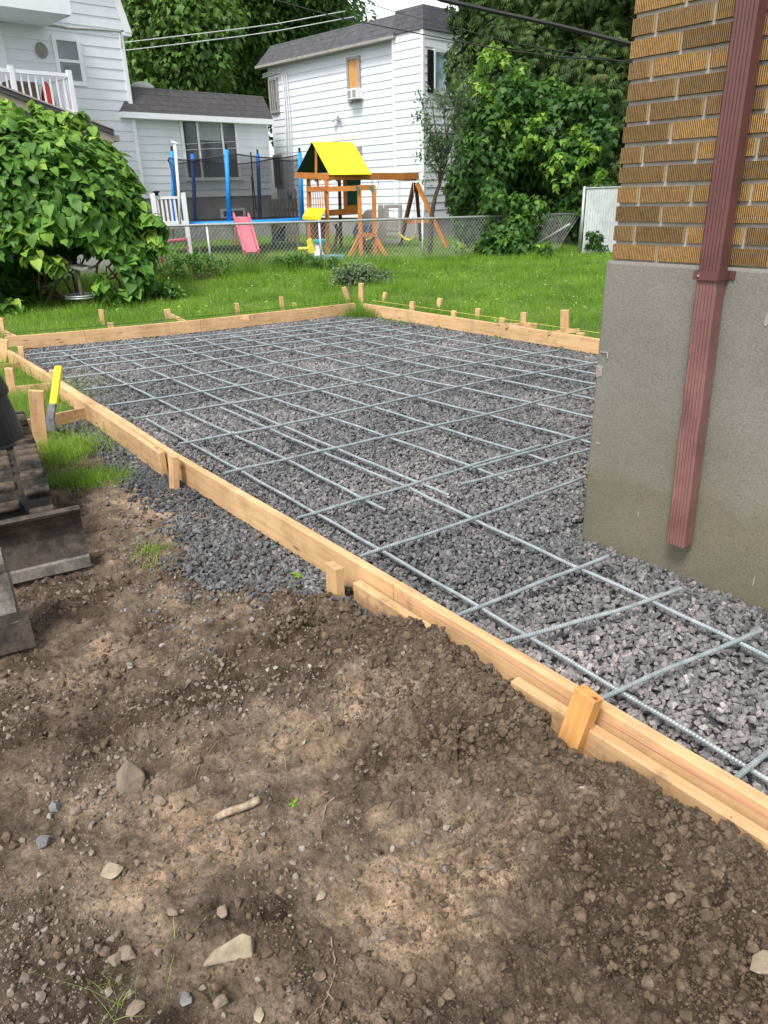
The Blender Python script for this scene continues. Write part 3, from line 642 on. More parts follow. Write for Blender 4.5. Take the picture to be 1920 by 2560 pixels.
M_mortar = pm('mortar', (.40, .36, .34), (.30, .27, .25), rough=.95, scale=20, bmp=.5, bd=.003)
def conc_mat():
    m, n, b = nodes('parged_concrete'); b.inputs['Roughness'].default_value = .92; b.inputs['Specular IOR Level'].default_value = .15
    v = coords(n); f = noise(n, v, 140, 4, .8); f2 = noise(n, v, 1.6, 6, .6); r = ramp(n, f2, [(.3, (.178, .167, .145)), (.7, (.240, .226, .200))])
    r2 = ramp(n, f, [(.3, (.66, .66, .64)), (.5, (1, 1, 1)), (.72, (1.28, 1.28, 1.26))]); ml = N(n, 'ShaderNodeMixRGB', blend_type='MULTIPLY'); ml.inputs[0].default_value = 1
    n.links.new(r.outputs[0], ml.inputs[1]); n.links.new(r2.outputs[0], ml.inputs[2])
    s = n.nodes.new('ShaderNodeSeparateXYZ'); n.links.new(v, s.inputs[0]); f3 = noise(n, v, 4, 5, .6)
    ad = N(n, 'ShaderNodeMath', operation='MULTIPLY_ADD'); n.links.new(f3, ad.inputs[0]); ad.inputs[1].default_value = -.55; n.links.new(s.outputs[2], ad.inputs[2])
    st = ramp(n, ad.outputs[0], [(0, (.78, .76, .62)), (.12, (.90, .885, .80)), (.5, (1, 1, 1))]); m2 = N(n, 'ShaderNodeMixRGB', blend_type='MULTIPLY'); m2.inputs[0].default_value = 1
    n.links.new(ml.outputs[0], m2.inputs[1]); n.links.new(st.outputs[0], m2.inputs[2]); n.links.new(m2.outputs[0], b.inputs['Base Color'])
    bump(n, b, f, .8, .003); bump(n, b, noise(n, v, 6, 3), .3, .01); return m
M_conc = conc_mat()
m = MB(); m.fbox(WALL, 0, 4.5, -5, 0, -.4, 1.2225); m.build('foundation', M_conc, hb, bevel=.012)
m = MB(); m.fbox(WALL, .026, 4.5, -4.9, -.022, 1.2227, 4.0); m.build('mortar_wall', M_mortar, hb)
V = []; F = []; rib = []; tin = []; edg = []
crs = .0703; row = 0; z = 1.2285
while z < 3.0:
    s = .018+random.uniform(-.001, .002); first = .092 if row % 2 else .2
    if row in (8, 7): s += .006
    while s < 3.2:
        L = first if first else .2105; first = None; L += random.uniform(-.002, .002)
        z0 = z+random.uniform(-.001, .001); z1 = z0+.0570; o1 = -.010+random.uniform(-.0015, .0015); k = len(V)
        ns = [s, s+.004, s+L-.004, s+L]
        for si, (q, ins) in enumerate(zip(ns, (.004, 0, 0, .004))):
            for (o_, zz) in ((-.05, z0), (o1-ins, z0+.001), (o1-ins, z1-.001), (-.05, z1)):
                V.append(WALL.pt(q, o_, zz)); rib.append(q); edg.append(0 if si in (1, 2) else .8)
        tt = random.random() if random.random() > .12 else 1.0
        tin += [tt]*16
        for i in range(3):
            for j in range(3): a_ = k+i*4+j; F.append((a_, a_+4, a_+5, a_+1))
        F.append((k, k+1, k+2, k+3)); F.append((k+12, k+15, k+14, k+13))
        s += L+.0115
    z += crs; row += 1
o = arrmesh('brick_courses', V, F, M_brick, hb, {'rib': rib, 'tint': tin, 'edge': edg})
# downspout
M_pipe_u = pm('brown_painted_pipe', (.135, .055, .052), (.10, .04, .04), rough=.45, scale=7); M_pipe_l = pm('faded_pink_brown_pipe', (.235, .115, .105), (.14, .062, .057), rough=.6, scale=5, bmp=.2)
def pipe(name, zt, zb, s0t, s0b, wt, off_t, off_b, depth, mat, jag=None):
    m = MB(); n = 26; ribs_n = 5; k0 = 0
    for i in range(n+1):
        t = i/n; z = zt+(zb-zt)*t; s0 = s0t+(s0b-s0t)*t; oo = off_t+(off_b-off_t)*t
        j = 0
        if jag: j = jag(z)
        prof = [(s0, oo), (s0-.0, oo+depth-.008)]
        w0 = wt
        for q in range(ribs_n*2+1):
            f = q/(ribs_n*2); prof.append((s0+.008+(w0-.016)*f+j*(1-f)*0, oo+depth+(-.0045 if q % 2 else 0)-j*.5*(f)))
        prof += [(s0+w0, oo+depth-.008-j), (s0+w0, oo)]
        if jag: prof = [(a+(.0012*math.sin(z*23)+j)*(1 if a < s0+w0*.3 else .2), b) for a, b in prof]
        c_ = len(prof)
        for a, b in prof: m.v.append(WALL.pt(a, b, z))
    for i in range(n):
        for j in range(c_): m.f.append((i*c_+j, i*c_+(j+1) % c_, (i+1)*c_+(j+1) % c_, (i+1)*c_+j))
    m.f.append(tuple(range(c_))); m.f.append(tuple(n*c_+j for j in range(c_))[::-1])
    return m
ds = pipe('downspout', 3.2, 1.20, .456, .456, .078, .015, .015, .062, M_pipe_u).build('downspout', M_pipe_u, hb)
def jag(z): return .004*math.exp(-((z-.72)/.05)**2)-.003*math.exp(-((z-.60)/.04)**2)
s_b, _ = WALL.inv(1669, 1337, .075)
ds2 = pipe('x', 1.19, .14, .452, s_b, .080, .012, .02, .064, M_pipe_l, jag).build('downspout', M_pipe_l, hb); ds2['label'] = 'faded pinkish lower length of the downspout, dented near its end'
m = MB(); m.fbox(WALL, .446, .56, 0, .006, 1.183, 1.213); m.fbox(WALL, .446, .542, .078, .084, 1.183, 1.213); m.fbox(WALL, .446, .450, .006, .078, 1.183, 1.213); m.fbox(WALL, .537, .542, .006, .078, 1.183, 1.213)
br_ = m.build('pipe_strap', M_pipe_u, hb)
m = MB(); m.tube([WALL.pt(.468, .084, 1.198), WALL.pt(.468, .088, 1.198)], .004, 8); m.build('screw', M_steel, br_)
# small hook and chipped patches on the foundation
m = MB(); m.tube([WALL.pt(*[(WALL.inv(1502, 880)[0])][:1], .003, WALL.inv(1502, 880)[1]), WALL.pt(WALL.inv(1522, 880)[0], .012, WALL.inv(1522, 880)[1]), WALL.pt(WALL.inv(1524, 890)[0], .012, WALL.inv(1524, 893)[1])], .002, 5); m.build('wire_hook', M_steel, hb)
M_chip = pm('chipped_concrete', (.45, .40, .36), (.33, .3, .26), rough=1, scale=40, bmp=1)
for (px, py, w_, h_) in ((1497, 925, .05, .075), (1494, 1108, .03, .015), (1885, 1452, .006, .05), (1918, 800, .02, .05), (1596, 1287, .006, .03), (1760, 880, .0, .0)):
    if not w_: continue
    s_, z_ = WALL.inv(px, py); m = MB(); n = 9
    pts = [(s_+w_*.5*math.cos(t)*random.uniform(.6, 1.1), z_+h_*.5*math.sin(t)*random.uniform(.6, 1.1)) for t in np.linspace(0, 2*math.pi, n, endpoint=False)]
    pts = [(max(a, .004), b) for a, b in pts]
    m.prism([WALL.pt(a, -.002, b) for a, b in pts], (WALL.n[0]*.0045, WALL.n[1]*.0045, 0)); m.build('chipped_patch', M_chip, hb)
# ------------------------------------------------------------ NEIGHBOUR HOUSES
def siding(mb, F, s0f, s1f, z0, z1, pitch, o=0.0, lip=.022):
    """courses between z0 and z1; s0f/s1f: number or function of z"""
    f0 = s0f if callable(s0f) else (lambda z: s0f); f1 = s1f if callable(s1f) else (lambda z: s1f)
    z = z0
    while z < z1-1e-6:
        zt = min(z+pitch, z1); a, b, c, d = f0(z), f1(z), f1(zt), f0(zt)
        mb.add([F.pt(a, o+lip, z), F.pt(b, o+lip, z), F.pt(c, o+.002, zt), F.pt(d, o+.002, zt)], [(0, 1, 2, 3)])
        mb.add([F.pt(a, o-.02, z+.001), F.pt(b, o-.02, z+.001), F.pt(b, o+lip, z), F.pt(a, o+lip, z)], [(0, 1, 2, 3)])
        z = zt
def boxpx(F, p0, p1, o=0.0):      # rectangle on a wall from two opposite photo corners
    a = F.inv(*p0, o); b = F.inv(*p1, o); return min(a[0], b[0]), max(a[0], b[0]), min(a[1], b[1]), max(a[1], b[1])
def window(F, r, root, o, fr=.06, gm=None, fm=None, vert=(), hor=(), label=None, depth=.07):
    s0, s1, z0, z1 = r; m = MB()
    m.fbox(F, s0-fr, s0, o, o+depth, z0-fr, z1+fr); m.fbox(F, s1, s1+fr, o, o+depth, z0-fr, z1+fr)
    m.fbox(F, s0, s1, o, o+depth, z1, z1+fr); m.fbox(F, s0, s1, o, o+depth+.02, z0-fr, z0)
    for v in vert: q = s0+(s1-s0)*v; m.fbox(F, q-fr*.35, q+fr*.35, o+.004, o+depth-.006, z0, z1)
    for h in hor: q = z0+(z1-z0)*h; m.fbox(F, s0, s1, o+.006, o+depth-.004, q-fr*.3, q+fr*.3)
    w_ = m.build('window', fm or M_trimw, root)
    if label: w_['label'] = label
    g = MB(); g.fbox(F, s0, s1, o-.01, o+.030, z0, z1); g.build('pane', gm or M_glass, w_); return w_
# --- house 2
Cn = P3(1060, 500, 26.0); Cn[2] = 0
HL = Frame(Cn, 134.4); HR = Frame(Cn, 43.4)
h2 = empty('white_house', (Cn[0], Cn[1], 0), 'white two storey house with clapboard siding and grey mansard shingles behind the swing set', 'house')
sL = HL.inv(662, 200)[0]; sJ = HL.inv(986, 300)[0]; zt = HL.inv(1051, 73)[1]; ztop = HL.inv(1053, 11, -.15)[1]; zf = .72; dep = 11.0
m = MB(); m.fbox(HL, .03, sL-.03, -dep, -.26, -.2, zf); m.build('foundation_wall', M_found, h2)
m = MB(); m.fbox(HL, .03, sJ, -.30, -.03, -.2, zf-.004); m.build('foundation_wall', M_found, h2)
m = MB(); siding(m, HL, 0, sJ, zf, zt, .23); siding(m, HL, sJ, sL, zf, zt, .23, -.22); siding(m, HR, 0, dep, zf, zt, .23)
m.add([HL.pt(sJ, .02, zf), HL.pt(sJ, -.25, zf), HL.pt(sJ, -.25, zt), HL.pt(sJ, .02, zt)], [(0, 1, 2, 3)])
m.fbox(HL, .02, sL-.02, -dep, -.28, zf, zt-.01)
m.build('siding_wall', M_siding, h2)
m = MB(); m.fbox(HL, -.02, .07, -.05, .035, zf, zt); m.build('corner_trim', M_trimw, h2)
for q in ((sJ-.05, sJ+.03, -.2, .03, zt-.002), (sJ+.12, sJ+.20, -.3, -.185, zt), (sL-.08, sL+.02, -.5, -.185, zt)):
    m = MB(); m.fbox(HL, q[0], q[1], q[2], q[3], zf, q[4]); m.build('corner_trim', M_trimw, h2)
# mansard
m = MB(); zb = HL.inv(997, 88, .3)[1]
def slope_face(mb, F, s0, s1, s0t, s1t, ob, ot, z0, z1, th=.08):
    mb.hexa([F.pt(s0, ob, z0), F.pt(s1, ob, z0), F.pt(s1, ob-1.2, z0), F.pt(s0, ob-1.2, z0), F.pt(s0t, ot, z1), F.pt(s1t, ot, z1), F.pt(s1t, ot-1.0, z1), F.pt(s0t, ot-1.0, z1)])
slope_face(m, HL, sJ-.12, sL+.35, sJ-.1, sL-.02, .12, -.38, zt-.02, ztop-.03)
m.build('mansard_roof', M_shingle, h2)
m = MB(); slope_face(m, HL, -.06, sJ, .12, sJ, .06, -.14, zt+.002, ztop); m.hexa([HR.pt(-.06, .06, zt+.001), HR.pt(dep, .06, zt+.001), HR.pt(dep, -1.2, zt+.001), HR.pt(-.06, -1.2, zt+.001), HR.pt(.14, -.14, ztop-.001), HR.pt(dep, -.14, ztop-.001), HR.pt(dep, -1.2, ztop-.001), HR.pt(.14, -1.2, ztop-.001)])
m.build('mansard_roof', M_shingle, h2)
m = MB(); m.fbox(HL, sJ-.14, sL+.37, -.2, .14, zt-.10, zt-.022); m.build('soffit', M_trimg, h2)
m = MB(); m.fbox(HL, .3, sL-.3, -dep, -.5, ztop-.06, ztop-.02); m.build('flat_roof', M_shingle, h2)
# windows of house 2
window(HL, boxpx(HL, (873, 152), (900, 246), -.2), h2, -.2, .09, M_orange, M_trimg, hor=(.27,), label='window boarded with plywood above an air conditioner')
ac = MB(); r = boxpx(HL, (873, 224), (898, 246), .0); ac.fbox(HL, r[0], r[1], -.19, .12, r[2], r[3]); aco = ac.build('air_conditioner', M_trimw, h2, bevel=.01)
ag = MB(); ag.fbox(HL, r[0]+.03, r[0]+(r[1]-r[0])*.42, .12, .125, r[2]+.04, r[3]-.04); ag.fbox(HL, r[0]+(r[1]-r[0])*.58, r[1]-.03, .12, .125, r[2]+.04, r[3]-.04); ag.build('grille', M_trimg, aco)
window(HL, boxpx(HL, (676, 203), (697, 276), -.2), h2, -.2, .07, M_glass, M_trimg, vert=(.4, .7))
window(HL, boxpx(HL, (688, 393), (707, 463), -.2), h2, -.2, .08, M_glassd, M_trimg, vert=(.55,))
window(HL, boxpx(HL, (893, 374), (902, 420), -.2), h2, -.2, .09, M_glass, M_trimg, hor=(.5,))
window(HR, boxpx(HR, (1086, 130), (1140, 236)), h2, .0, .07, M_glassb, M_trimw, vert=(.5,), label='upper window with a terracotta curtain beside a black shutter')
window(HR, boxpx(HR, (1163, 148), (1185, 236)), h2, .0, .07, M_glassb, M_trimw)
m = MB(); r = boxpx(HR, (1067, 124), (1082, 232)); m.fbox(HR, r[0], r[1], .02, .05, r[2], r[3]); 
for k in range(int((r[3]-r[2])/.07)): m.fbox(HR, r[0]+.04, r[1]-.04, .05, .062, r[2]+.03+k*.07, r[2]+.07+k*.07)
m.build('shutter', M_dark, h2)
# conduits, meter, flood light, small vent
pts_c = [[(657, 186), (703, 170), (712, 172), (716, 190), (726, 300), (733, 500)], [(657, 190), (702, 175), (709, 180), (712, 200), (720, 300), (727, 505)], [(657, 194), (700, 180), (705, 186), (708, 205), (714, 300), (720, 510)]]
for pc in pts_c:
    m = MB(); m.tube([HL.pt(HL.inv(x, y, -.14)[0], -.14, HL.inv(x, y, -.14)[1]) for x, y in pc], .022, 6); m.build('conduit', M_trimw, h2, smooth=True)
s_, z_ = HL.inv(729, 487, -.1); m = MB(); m.fbox(HL, s_-.18, s_+.15, -.19, -.05, z_-.25, z_+.22); mo = m.build('electric_meter', M_trimg, h2, bevel=.02)
m = MB(); c0 = Vector(HL.pt(s_, -.05, z_)); c1 = Vector(HL.pt(s_, .07, z_)); m.tube([c0, c1], .09, 12); m.build('meter_dial', M_glass, mo)
s_, z_ = HL.inv(842, 296, -.1); m = MB(); m.tube([HL.pt(s_, -.2, z_), HL.pt(s_, -.10, z_)], .08, 10); m.tube([HL.pt(s_-.06, -.1, z_+.02), HL.pt(s_-.18, 0, z_+.1)], [.04, .075], 10); m.tube([HL.pt(s_+.06, -.1, z_), HL.pt(s_+.17, 0, z_-.05)], [.04, .075], 10); m.build('flood_light', M_trimw, h2, smooth=True)
# --- addition + house 1
Bp = G(520, 601, .1); H1 = Frame(Bp, 43.4)
h1 = empty('white_house', (Bp[0]-3, Bp[1]-3, 0), 'tall white sided house with balconies and a low shingled extension at the left', 'house')
zfl = H1.inv(520, 492)[1]; sA0 = H1.inv(318, 400)[0]; sA1 = H1.inv(674, 400)[0]
ez = H1.inv(500, 289, .35)[1]; rz = H1.inv(500, 229, -.1)[1]
print('addition', sA0, sA1, 'found', zfl, 'eave', ez, 'roof', rz, 'h2 top', zt, ztop)
m = MB(); m.fbox(H1, sA0, sA1-.03, -6, -.03, -.2, zfl); m.build('foundation_wall', M_found, h1)
m = MB(); siding(m, H1, sA0, sA1, zfl, ez, .235); m.fbox(H1, sA0, sA1-.01, -6, -.022, zfl, ez-.005); m.build('siding_wall', M_siding, h1)
m = MB(); m.fbox(H1, sA1-.06, sA1+.02, -.1, .035, zfl, ez-.01); m.build('corner_trim', M_trimw, h1)
s0 = H1.inv(303, 275, .4)[0]; s1 = H1.inv(683, 296, .4)[0]; s0t = H1.inv(322, 222, -.1)[0]; s1t = H1.inv(658, 242, -.1)[0]
m = MB(); m.hexa([H1.pt(s0, .4, ez), H1.pt(s1, .4, ez), H1.pt(s1, -6, ez), H1.pt(s0, -6, ez), H1.pt(s0t, -.1, rz), H1.pt(s1t, -.1, rz), H1.pt(s1t, -5.5, rz), H1.pt(s0t, -5.5, rz)]); m.build('mansard_roof', M_shingle_b, h1)
m = MB(); m.fbox(H1, s0, s1, -.6, .42, ez-.17, ez-.003); m.build('fascia', M_trimw, h1)
window(H1, boxpx(H1, (452, 298), (596, 443)), h1, .0, .10, M_glassd, M_trimw, vert=(.27, .74), label='wide three part picture window')
r = boxpx(H1, (487, 298), (556, 352)); m = MB(); m.fbox(H1, r[0]+.05, r[1]-.05, .031, .036, r[2], r[3]); m.build('window_blind', pm('window_blind', (.34, .36, .37), rough=.6), h1)
window(H1, boxpx(H1, (556, 528), (608, 540)), h1, -.02, .08, M_glassd, M_trimw, vert=(.5,))
m = MB(); s_, z_ = H1.inv(356, 222, -1.5); m.lathe(H1.pt(s_, -1.5, rz-.2), [(.05, 0), (.22, .02), (.42, .3), (.40, .42), (.25, .52), (.05, .56)], 18); m.build('roof_vent', pm('vent_metal', (.5, .5, .47), rough=.5), h1, smooth=True)
# main tall part (same plane 0.2 m forward)
o1 = .2; sc_r = H1.inv(322, 215, o1)[0]; zE = H1.inv(325, 78, o1)[1]; zT = H1.inv(300, 0, o1)[1]+.6; sE = H1.inv(325, 78, o1)[0]; sTt = H1.inv(297, 0, o1)[0]; slp = (sTt-sE)/(zT-.6-zE)
m = MB(); siding(m, H1, -16, sc_r, zfl, zE, .285, o1); siding(m, H1, -16, lambda z: sE+slp*(z-zE), zE, zT, .285, o1); m.fbox(H1, -16, sc_r-.02, -8, o1-.022, zfl, zE); m.build('siding_wall', M_siding, h1)
m = MB(); m.hexa([H1.pt(sE-.2, o1+.05, zE-.05), H1.pt(sE+.03, o1+.05, zE-.05), H1.pt(sE+.03, -8, zE-.05), H1.pt(sE-.2, -8, zE-.05), H1.pt(sE+slp*(zT-zE)-.2, o1+.05, zT), H1.pt(sE+slp*(zT-zE)+.03, o1+.05, zT), H1.pt(sE+slp*(zT-zE)+.03, -8, zT), H1.pt(sE+slp*(zT-zE)-.2, -8, zT)])
m.fbox(H1, sc_r-.3, sE+.02, -8, o1+.03, zE-.14, zE-.051); m.build('gambrel_edge', M_trimw, h1)
m = MB(); m.fbox(H1, -16, sE+slp*(zT-zE)+.2, -8, o1+.25, zT, zT+.25); m.build('roof', M_shingle, h1)
m = MB(); m.fbox(H1, sc_r-.10, sc_r+.03, -.1, o1+.04, zfl, zE-.15); m.build('corner_trim', M_trimw, h1)
m = MB(); m.fbox(H1, -16, sc_r, -8, o1-.03, -.2, zfl-.002); m.build('foundation_wall', M_found, h1)
window(H1, boxpx(H1, (137, 100), (205, 205), o1), h1, o1, .12, M_glass, M_trimw, hor=(.5,), label='sash window with a half drawn blind')
r = boxpx(H1, (150, 165), (205, 203), o1); m = MB()
for k in range(14): m.fbox(H1, r[0]+.1, r[1]-.05, o1+.031, o1+.036, r[2]+.05+k*(r[3]-r[2])/14, r[2]+.05+(k+.55)*(r[3]-r[2])/14)
m.build('window_blind', pm('grey_blind', (.2, .22, .22), rough=.6), h1)
r = boxpx(H1, (-30, 92), (14, 250), o1); m = MB(); m.fbox(H1, r[0], r[1]+.25, o1, o1+.06, r[2], r[3]+.2); dr_ = m.build('door', M_trimw, h1)
m = MB(); m.fbox(H1, r[0], r[1], o1+.061, o1+.07, r[2]+.9, r[3]); m.build('pane', M_glassb, dr_)
s_, z_ = H1.inv(104, 126, o1+.04); m = MB()
for k in range(3): m.tube([H1.pt(s_+.16*math.cos(t)*(1-.3*k), o1+.05, z_+.19*math.sin(t)*(1-.3*k)) for t in np.linspace(0, 6.283, 14)], .022, 5)
for t in (0, 1.05, 2.1): m.tube([H1.pt(s_-.15*math.cos(t), o1+.05, z_-.17*math.sin(t)), H1.pt(s_+.15*math.cos(t), o1+.05, z_+.17*math.sin(t))], .018, 5)
m.build('wall_ornament', M_trimg, h1)
m = MB(); m.tube([H1.pt(H1.inv(x, y, o1+.04)[0], o1+.04, H1.inv(x, y, o1+.04)[1]) for x, y in ((0, 53), (60, 58), (138, 64), (170, 70), (230, 73), (302, 79), (304, 120))], .025, 5); m.build('wall_cable', M_trimg, h1)
# upper balcony box
ob = 1.9; s_e, zbf = H1.inv(180, 38, o1+ob); zb2 = H1.inv(178, 62, o1)[1]
m = MB(); m.fbox(H1, s_e-9, s_e, o1, o1+ob, zbf, zbf+1.15); m.build('upper_balcony', M_trimw, h1)
# lower balcony: floor + railing
pl = .0; ro = 1.9; sB, zR = H1.inv(172, 184, o1+ro); zFl = zR-1.0
m = MB(); m.fbox(H1, sB-7, sB+.05, o1, o1+ro+.05, zFl-.25, zFl-.05); m.build('lower_balcony', M_trimw, h1)
rl = MB(); rl.fbox(H1, sB-6, sB, o1+ro-.04, o1+ro+.04, zR-.09, zR); rl.fbox(H1, sB-6, sB, o1+ro-.03, o1+ro+.03, zFl+.05, zFl+.12)
for q in (0, -1.55, -3.1, -4.65): rl.fbox(H1, sB-.06+q, sB+.06+q, o1+ro-.06, o1+ro+.06, zFl-.05, zR+.08)
q = -.19
while q > -6: rl.fbox(H1, sB+q-.02, sB+q+.02, o1+ro-.02, o1+ro+.02, zFl+.12, zR-.09); q -= .19
k = .2
while k < ro: rl.fbox(H1, sB-.02, sB+.02, o1+ro-k-.02, o1+ro-k+.02, zFl+.1, zR-.09); k += .19
rl.fbox(H1, sB-.04, sB+.04, o1, o1+ro-.07, zR-.09, zR-.002)
rl.build('railing', M_trimw, h1)
s_, z_ = H1.inv(118, 235, o1+1.2); m = MB(); m.lathe(H1.pt(s_, o1+1.2, z_-.45), [(.12, 0), (.2, .15), (.16, .45), (.1, .62), (.04, .75)], 10); tag(m.build('toy_figure', M_red, smooth=True), 'small red toy standing behind the white balcony railing', 'toy')
s_, z_ = H1.inv(60, 225, o1+1.2); m = MB(); m.fbox(H1, s_-.45, s_+.35, o1+.9, o1+1.4, zFl-.05, zFl+.8); tag(m.build('wicker_box', pm('brown_wicker', (.13, .09, .06), rough=.8), bevel=.02), 'brown box behind the balcony railing, left of the red toy', 'box')
# --- garage at the left edge in front
gp = P3(230, 500, 17.0); GF = Frame(gp, 30.0)
gr = empty('garage', (gp[0], gp[1], 0), 'grey walled garage with a shingled roof edge half hidden by the vine', 'garage')
e0 = GF.inv(284, 323, .35); e1 = GF.inv(0, 214, .35); sl = (e1[1]-e0[1])/(e1[0]-e0[0])
sw = GF.inv(228, 340, 0)[0]
def zr_(s): return e0[1]+sl*(s-e0[0])
m = MB(); top = [(-7, zr_(-7)-.2), (sw, zr_(sw)-.2), (sw, 0), (-7, 0)]
m.prism([GF.pt(a, 0, b) for a, b in top], np.array([*(-GF.n*5), 0])); m.build('garage_wall', pm('grey_stucco', (.40, .40, .40), (.33, .33, .34), rough=.9), gr)
m = MB(); pr = [(e0[0], zr_(e0[0])), (-7, zr_(-7)), (-7, zr_(-7)-.1), (e0[0], zr_(e0[0])-.1)]
m.prism([GF.pt(a, .35, b) for a, b in pr], np.array([*(-GF.n*5.6), 0])); m.build('roof', M_shingle_b, gr)
m = MB(); pr = [(e0[0]-.02, zr_(e0[0])-.10), (-7, zr_(-7)-.1), (-7, zr_(-7)-.30), (e0[0]-.02, zr_(e0[0])-.24)]
m.prism([GF.pt(a, .31, b) for a, b in pr], np.array([*(-GF.n*.04), 0])); m.build('fascia', M_greywood, gr)
m = MB(); m.fbox(GF, e0[0]-.02, e0[0]+.10, -5, .3, zr_(e0[0])-.2, zr_(e0[0])-.1); m.build('gutter', M_trimg, gr)
m = MB(); pr = [(e0[0], zr_(e0[0])+.02), (-7, zr_(-7)+.02), (-7, zr_(-7)-.01), (e0[0], zr_(e0[0])-.01)]
m.prism([GF.pt(a, .37, b) for a, b in pr], np.array([*(-GF.n*.12), 0])); m.build('drip_edge', M_trimg, gr)

# ------------------------------------------------------------ CHAIN LINK FENCE
f0 = np.array([-3.35, 15.65]); f1 = np.array([1.06, 17.75]); fd = (f1-f0)/np.linalg.norm(f1-f0); fa = math.degrees(math.atan2(fd[1], fd[0])); FF_ = Frame(f0, fa)
L1 = np.linalg.norm(f1-f0); fz = ZH(1057, 546, f1); fz0 = ZH(520, 562, f0); print('fence', fz0, fz, L1)
fe = empty('chain_link_fence', (f0[0], f0[1], 0), 'galvanised chain link fence with a top rail across the back of the lawn', 'fence')
def fzt(s): return fz0+(fz-fz0)*s/L1
s_end = FF_.inv(1452, 560)[0]
for q in (-2.6, 0, L1*.49, L1, L1+(s_end-L1)*.5, s_end):
    p = FF_.pt(q, 0, 0); m = MB(); m.tube([(p[0], p[1], -.1), (p[0], p[1], fzt(q)+.0)], .027, 8); m.lathe((p[0], p[1], fzt(q)-.02), [(.035, 0), (.035, .03), (.02, .05)], 8); m.build('fence_post', M_steel, fe, smooth=True)
m = MB(); m.tube([FF_.pt(-4, 0, fzt(-4)), FF_.pt(0, 0, fzt(0)), FF_.pt(L1, 0, fzt(L1)), FF_.pt(s_end, 0, fzt(s_end))], .024, 8); m.build('top_rail', M_steel, fe, smooth=True)
m = MB(); dx = .085; q = -4.0
while q < s_end:
    for sg in (1, -1):
        h_ = fzt(q)-.06; a = q; b = q+sg*h_*.85
        lo, hi = -4, s_end
        if lo < b < hi: m.tube([FF_.pt(a, .012*sg, .04), FF_.pt(b, .012*sg, .04+h_+.03)], .0029, 3, caps=False)
    q += dx
m.build('wire_mesh', M_wire, fe)
m = MB(); b0 = G(1303, 634, LZ); b1 = P3(1424, 560, 17.6); m.tube([b0, b1], .022, 8); tag(m.build('metal_pole', M_steel, smooth=True), 'grey metal pole leaning diagonally against the fence under the trees', 'pole')
# white slatted chain link gate on the right
gpt = G(1449, 632, LZ); GS = Frame(gpt, 6.0); ge = empty('slatted_fence', (gpt[0], gpt[1], 0), 'tall chain link fence with white privacy slats beside the brick house corner', 'fence')
gz = GS.inv(1467, 468)[1]; m = MB(); q = .06
while q < 2.6: m.fbox(GS, q, q+.058, -.012, -.004, .05, gz-.04+random.uniform(-.01, .015)); q += .064
m.build('slats', pm('white_slats', (.62, .65, .65), (.5, .53, .53), rough=.5), ge)
for q in (0, 2.6):
    p = GS.pt(q, 0, 0); m = MB(); m.tube([(p[0], p[1], 0), (p[0], p[1], gz+.02)], .034, 8); m.build('fence_post', M_steel, ge, smooth=True)
m = MB(); m.tube([GS.pt(0, 0, gz-.02), GS.pt(2.6, 0, gz-.02)], .02, 6); m.build('top_rail', M_steel, ge)
m = MB(); q = 0
while q < 2.6:
    for sg in (1, -1):
        a = q; b = q+sg*gz*.6
        if -.02 < b < 2.62: m.tube([GS.pt(a, .02, .02), GS.pt(b, .02, gz+.04)], .0022, 3, caps=False)
    q += .06
m.build('wire_mesh', M_wire, ge)

# ------------------------------------------------------------ PLAY EQUIPMENT (behind the fence)
def PB(mb, p, q, w_, h_, Dp, Dq=None): return mb.bar(P3(*p, Dp), P3(*q, Dq or Dp), w_, h_)
DF = 19.6; DBk = 21.0
ps = empty('swing_set', tuple(G(818, 648, .0)*[1, 1, 0]), 'orange stained wooden play tower with yellow canopy, ladder and swings', 'playset')
def part(name, fn, mat, **k):
    m = MB(); fn(m); return m.build(name, mat, ps, **k)
yr0, yr1 = P3(780, 356, 20.3), P3(882, 356, 20.8)
fl, frr = P3(824, 438, 19.4), P3(929, 437, 19.9); bl, brr = P3(741, 433, 20.9), P3(862, 432, 21.6)
def sheet(mb, a, b, c, d, t=.015):
    a, b, c, d = map(np.array, (a, b, c, d)); n_ = np.cross(b-a, d-a); n_ = n_/np.linalg.norm(n_)*t; mb.hexa([a, b, c, d, a+n_, b+n_, c+n_, d+n_])
part('canopy', lambda m: (sheet(m, fl, frr, yr1, yr0)), M_yellow)
part('canopy', lambda m: (sheet(m, yr0, yr1, brr, bl)), M_green)['label'] = 'dark green rear panel of the canopy'
part('beam', lambda m: PB(m, (741, 438), (826, 441), .09, .13, 20.6, 19.5), M_cedar)
part('beam', lambda m: PB(m, (826, 441), (1044, 441), .10, .16, 19.5, 21.3), M_cedar)
part('post', lambda m: PB(m, (790, 366), (790, 436), .06, .06, 20.2), M_cedar)
for (a, b, D, w_, mt) in (((771, 440), (774, 634), 20.4, .10, M_cedar), ((816, 442), (820, 648), 19.6, .10, M_cedar), ((848, 442), (853, 630), 21.4, .09, M_cedar_d), ((862, 442), (864, 535), 20.4, .10, M_cedar),
    ((898, 466), (903, 655), 18.6, .10, M_cedar), ((934, 466), (938, 652), 18.8, .10, M_cedar), ((793, 440), (795, 470), 20.0, .06, M_cedar)): part('post', lambda m: PB(m, a, b, w_, w_, D), mt)
part('panel', lambda m: [PB(m, (771+k*5.6, 476), (774+k*5.6, 522), .045, .02, 20.3-.11*k) for k in range(8)], M_cedar)
part('rail', lambda m: PB(m, (768, 473), (818, 472), .05, .11, 20.3, 19.5), M_cedar)
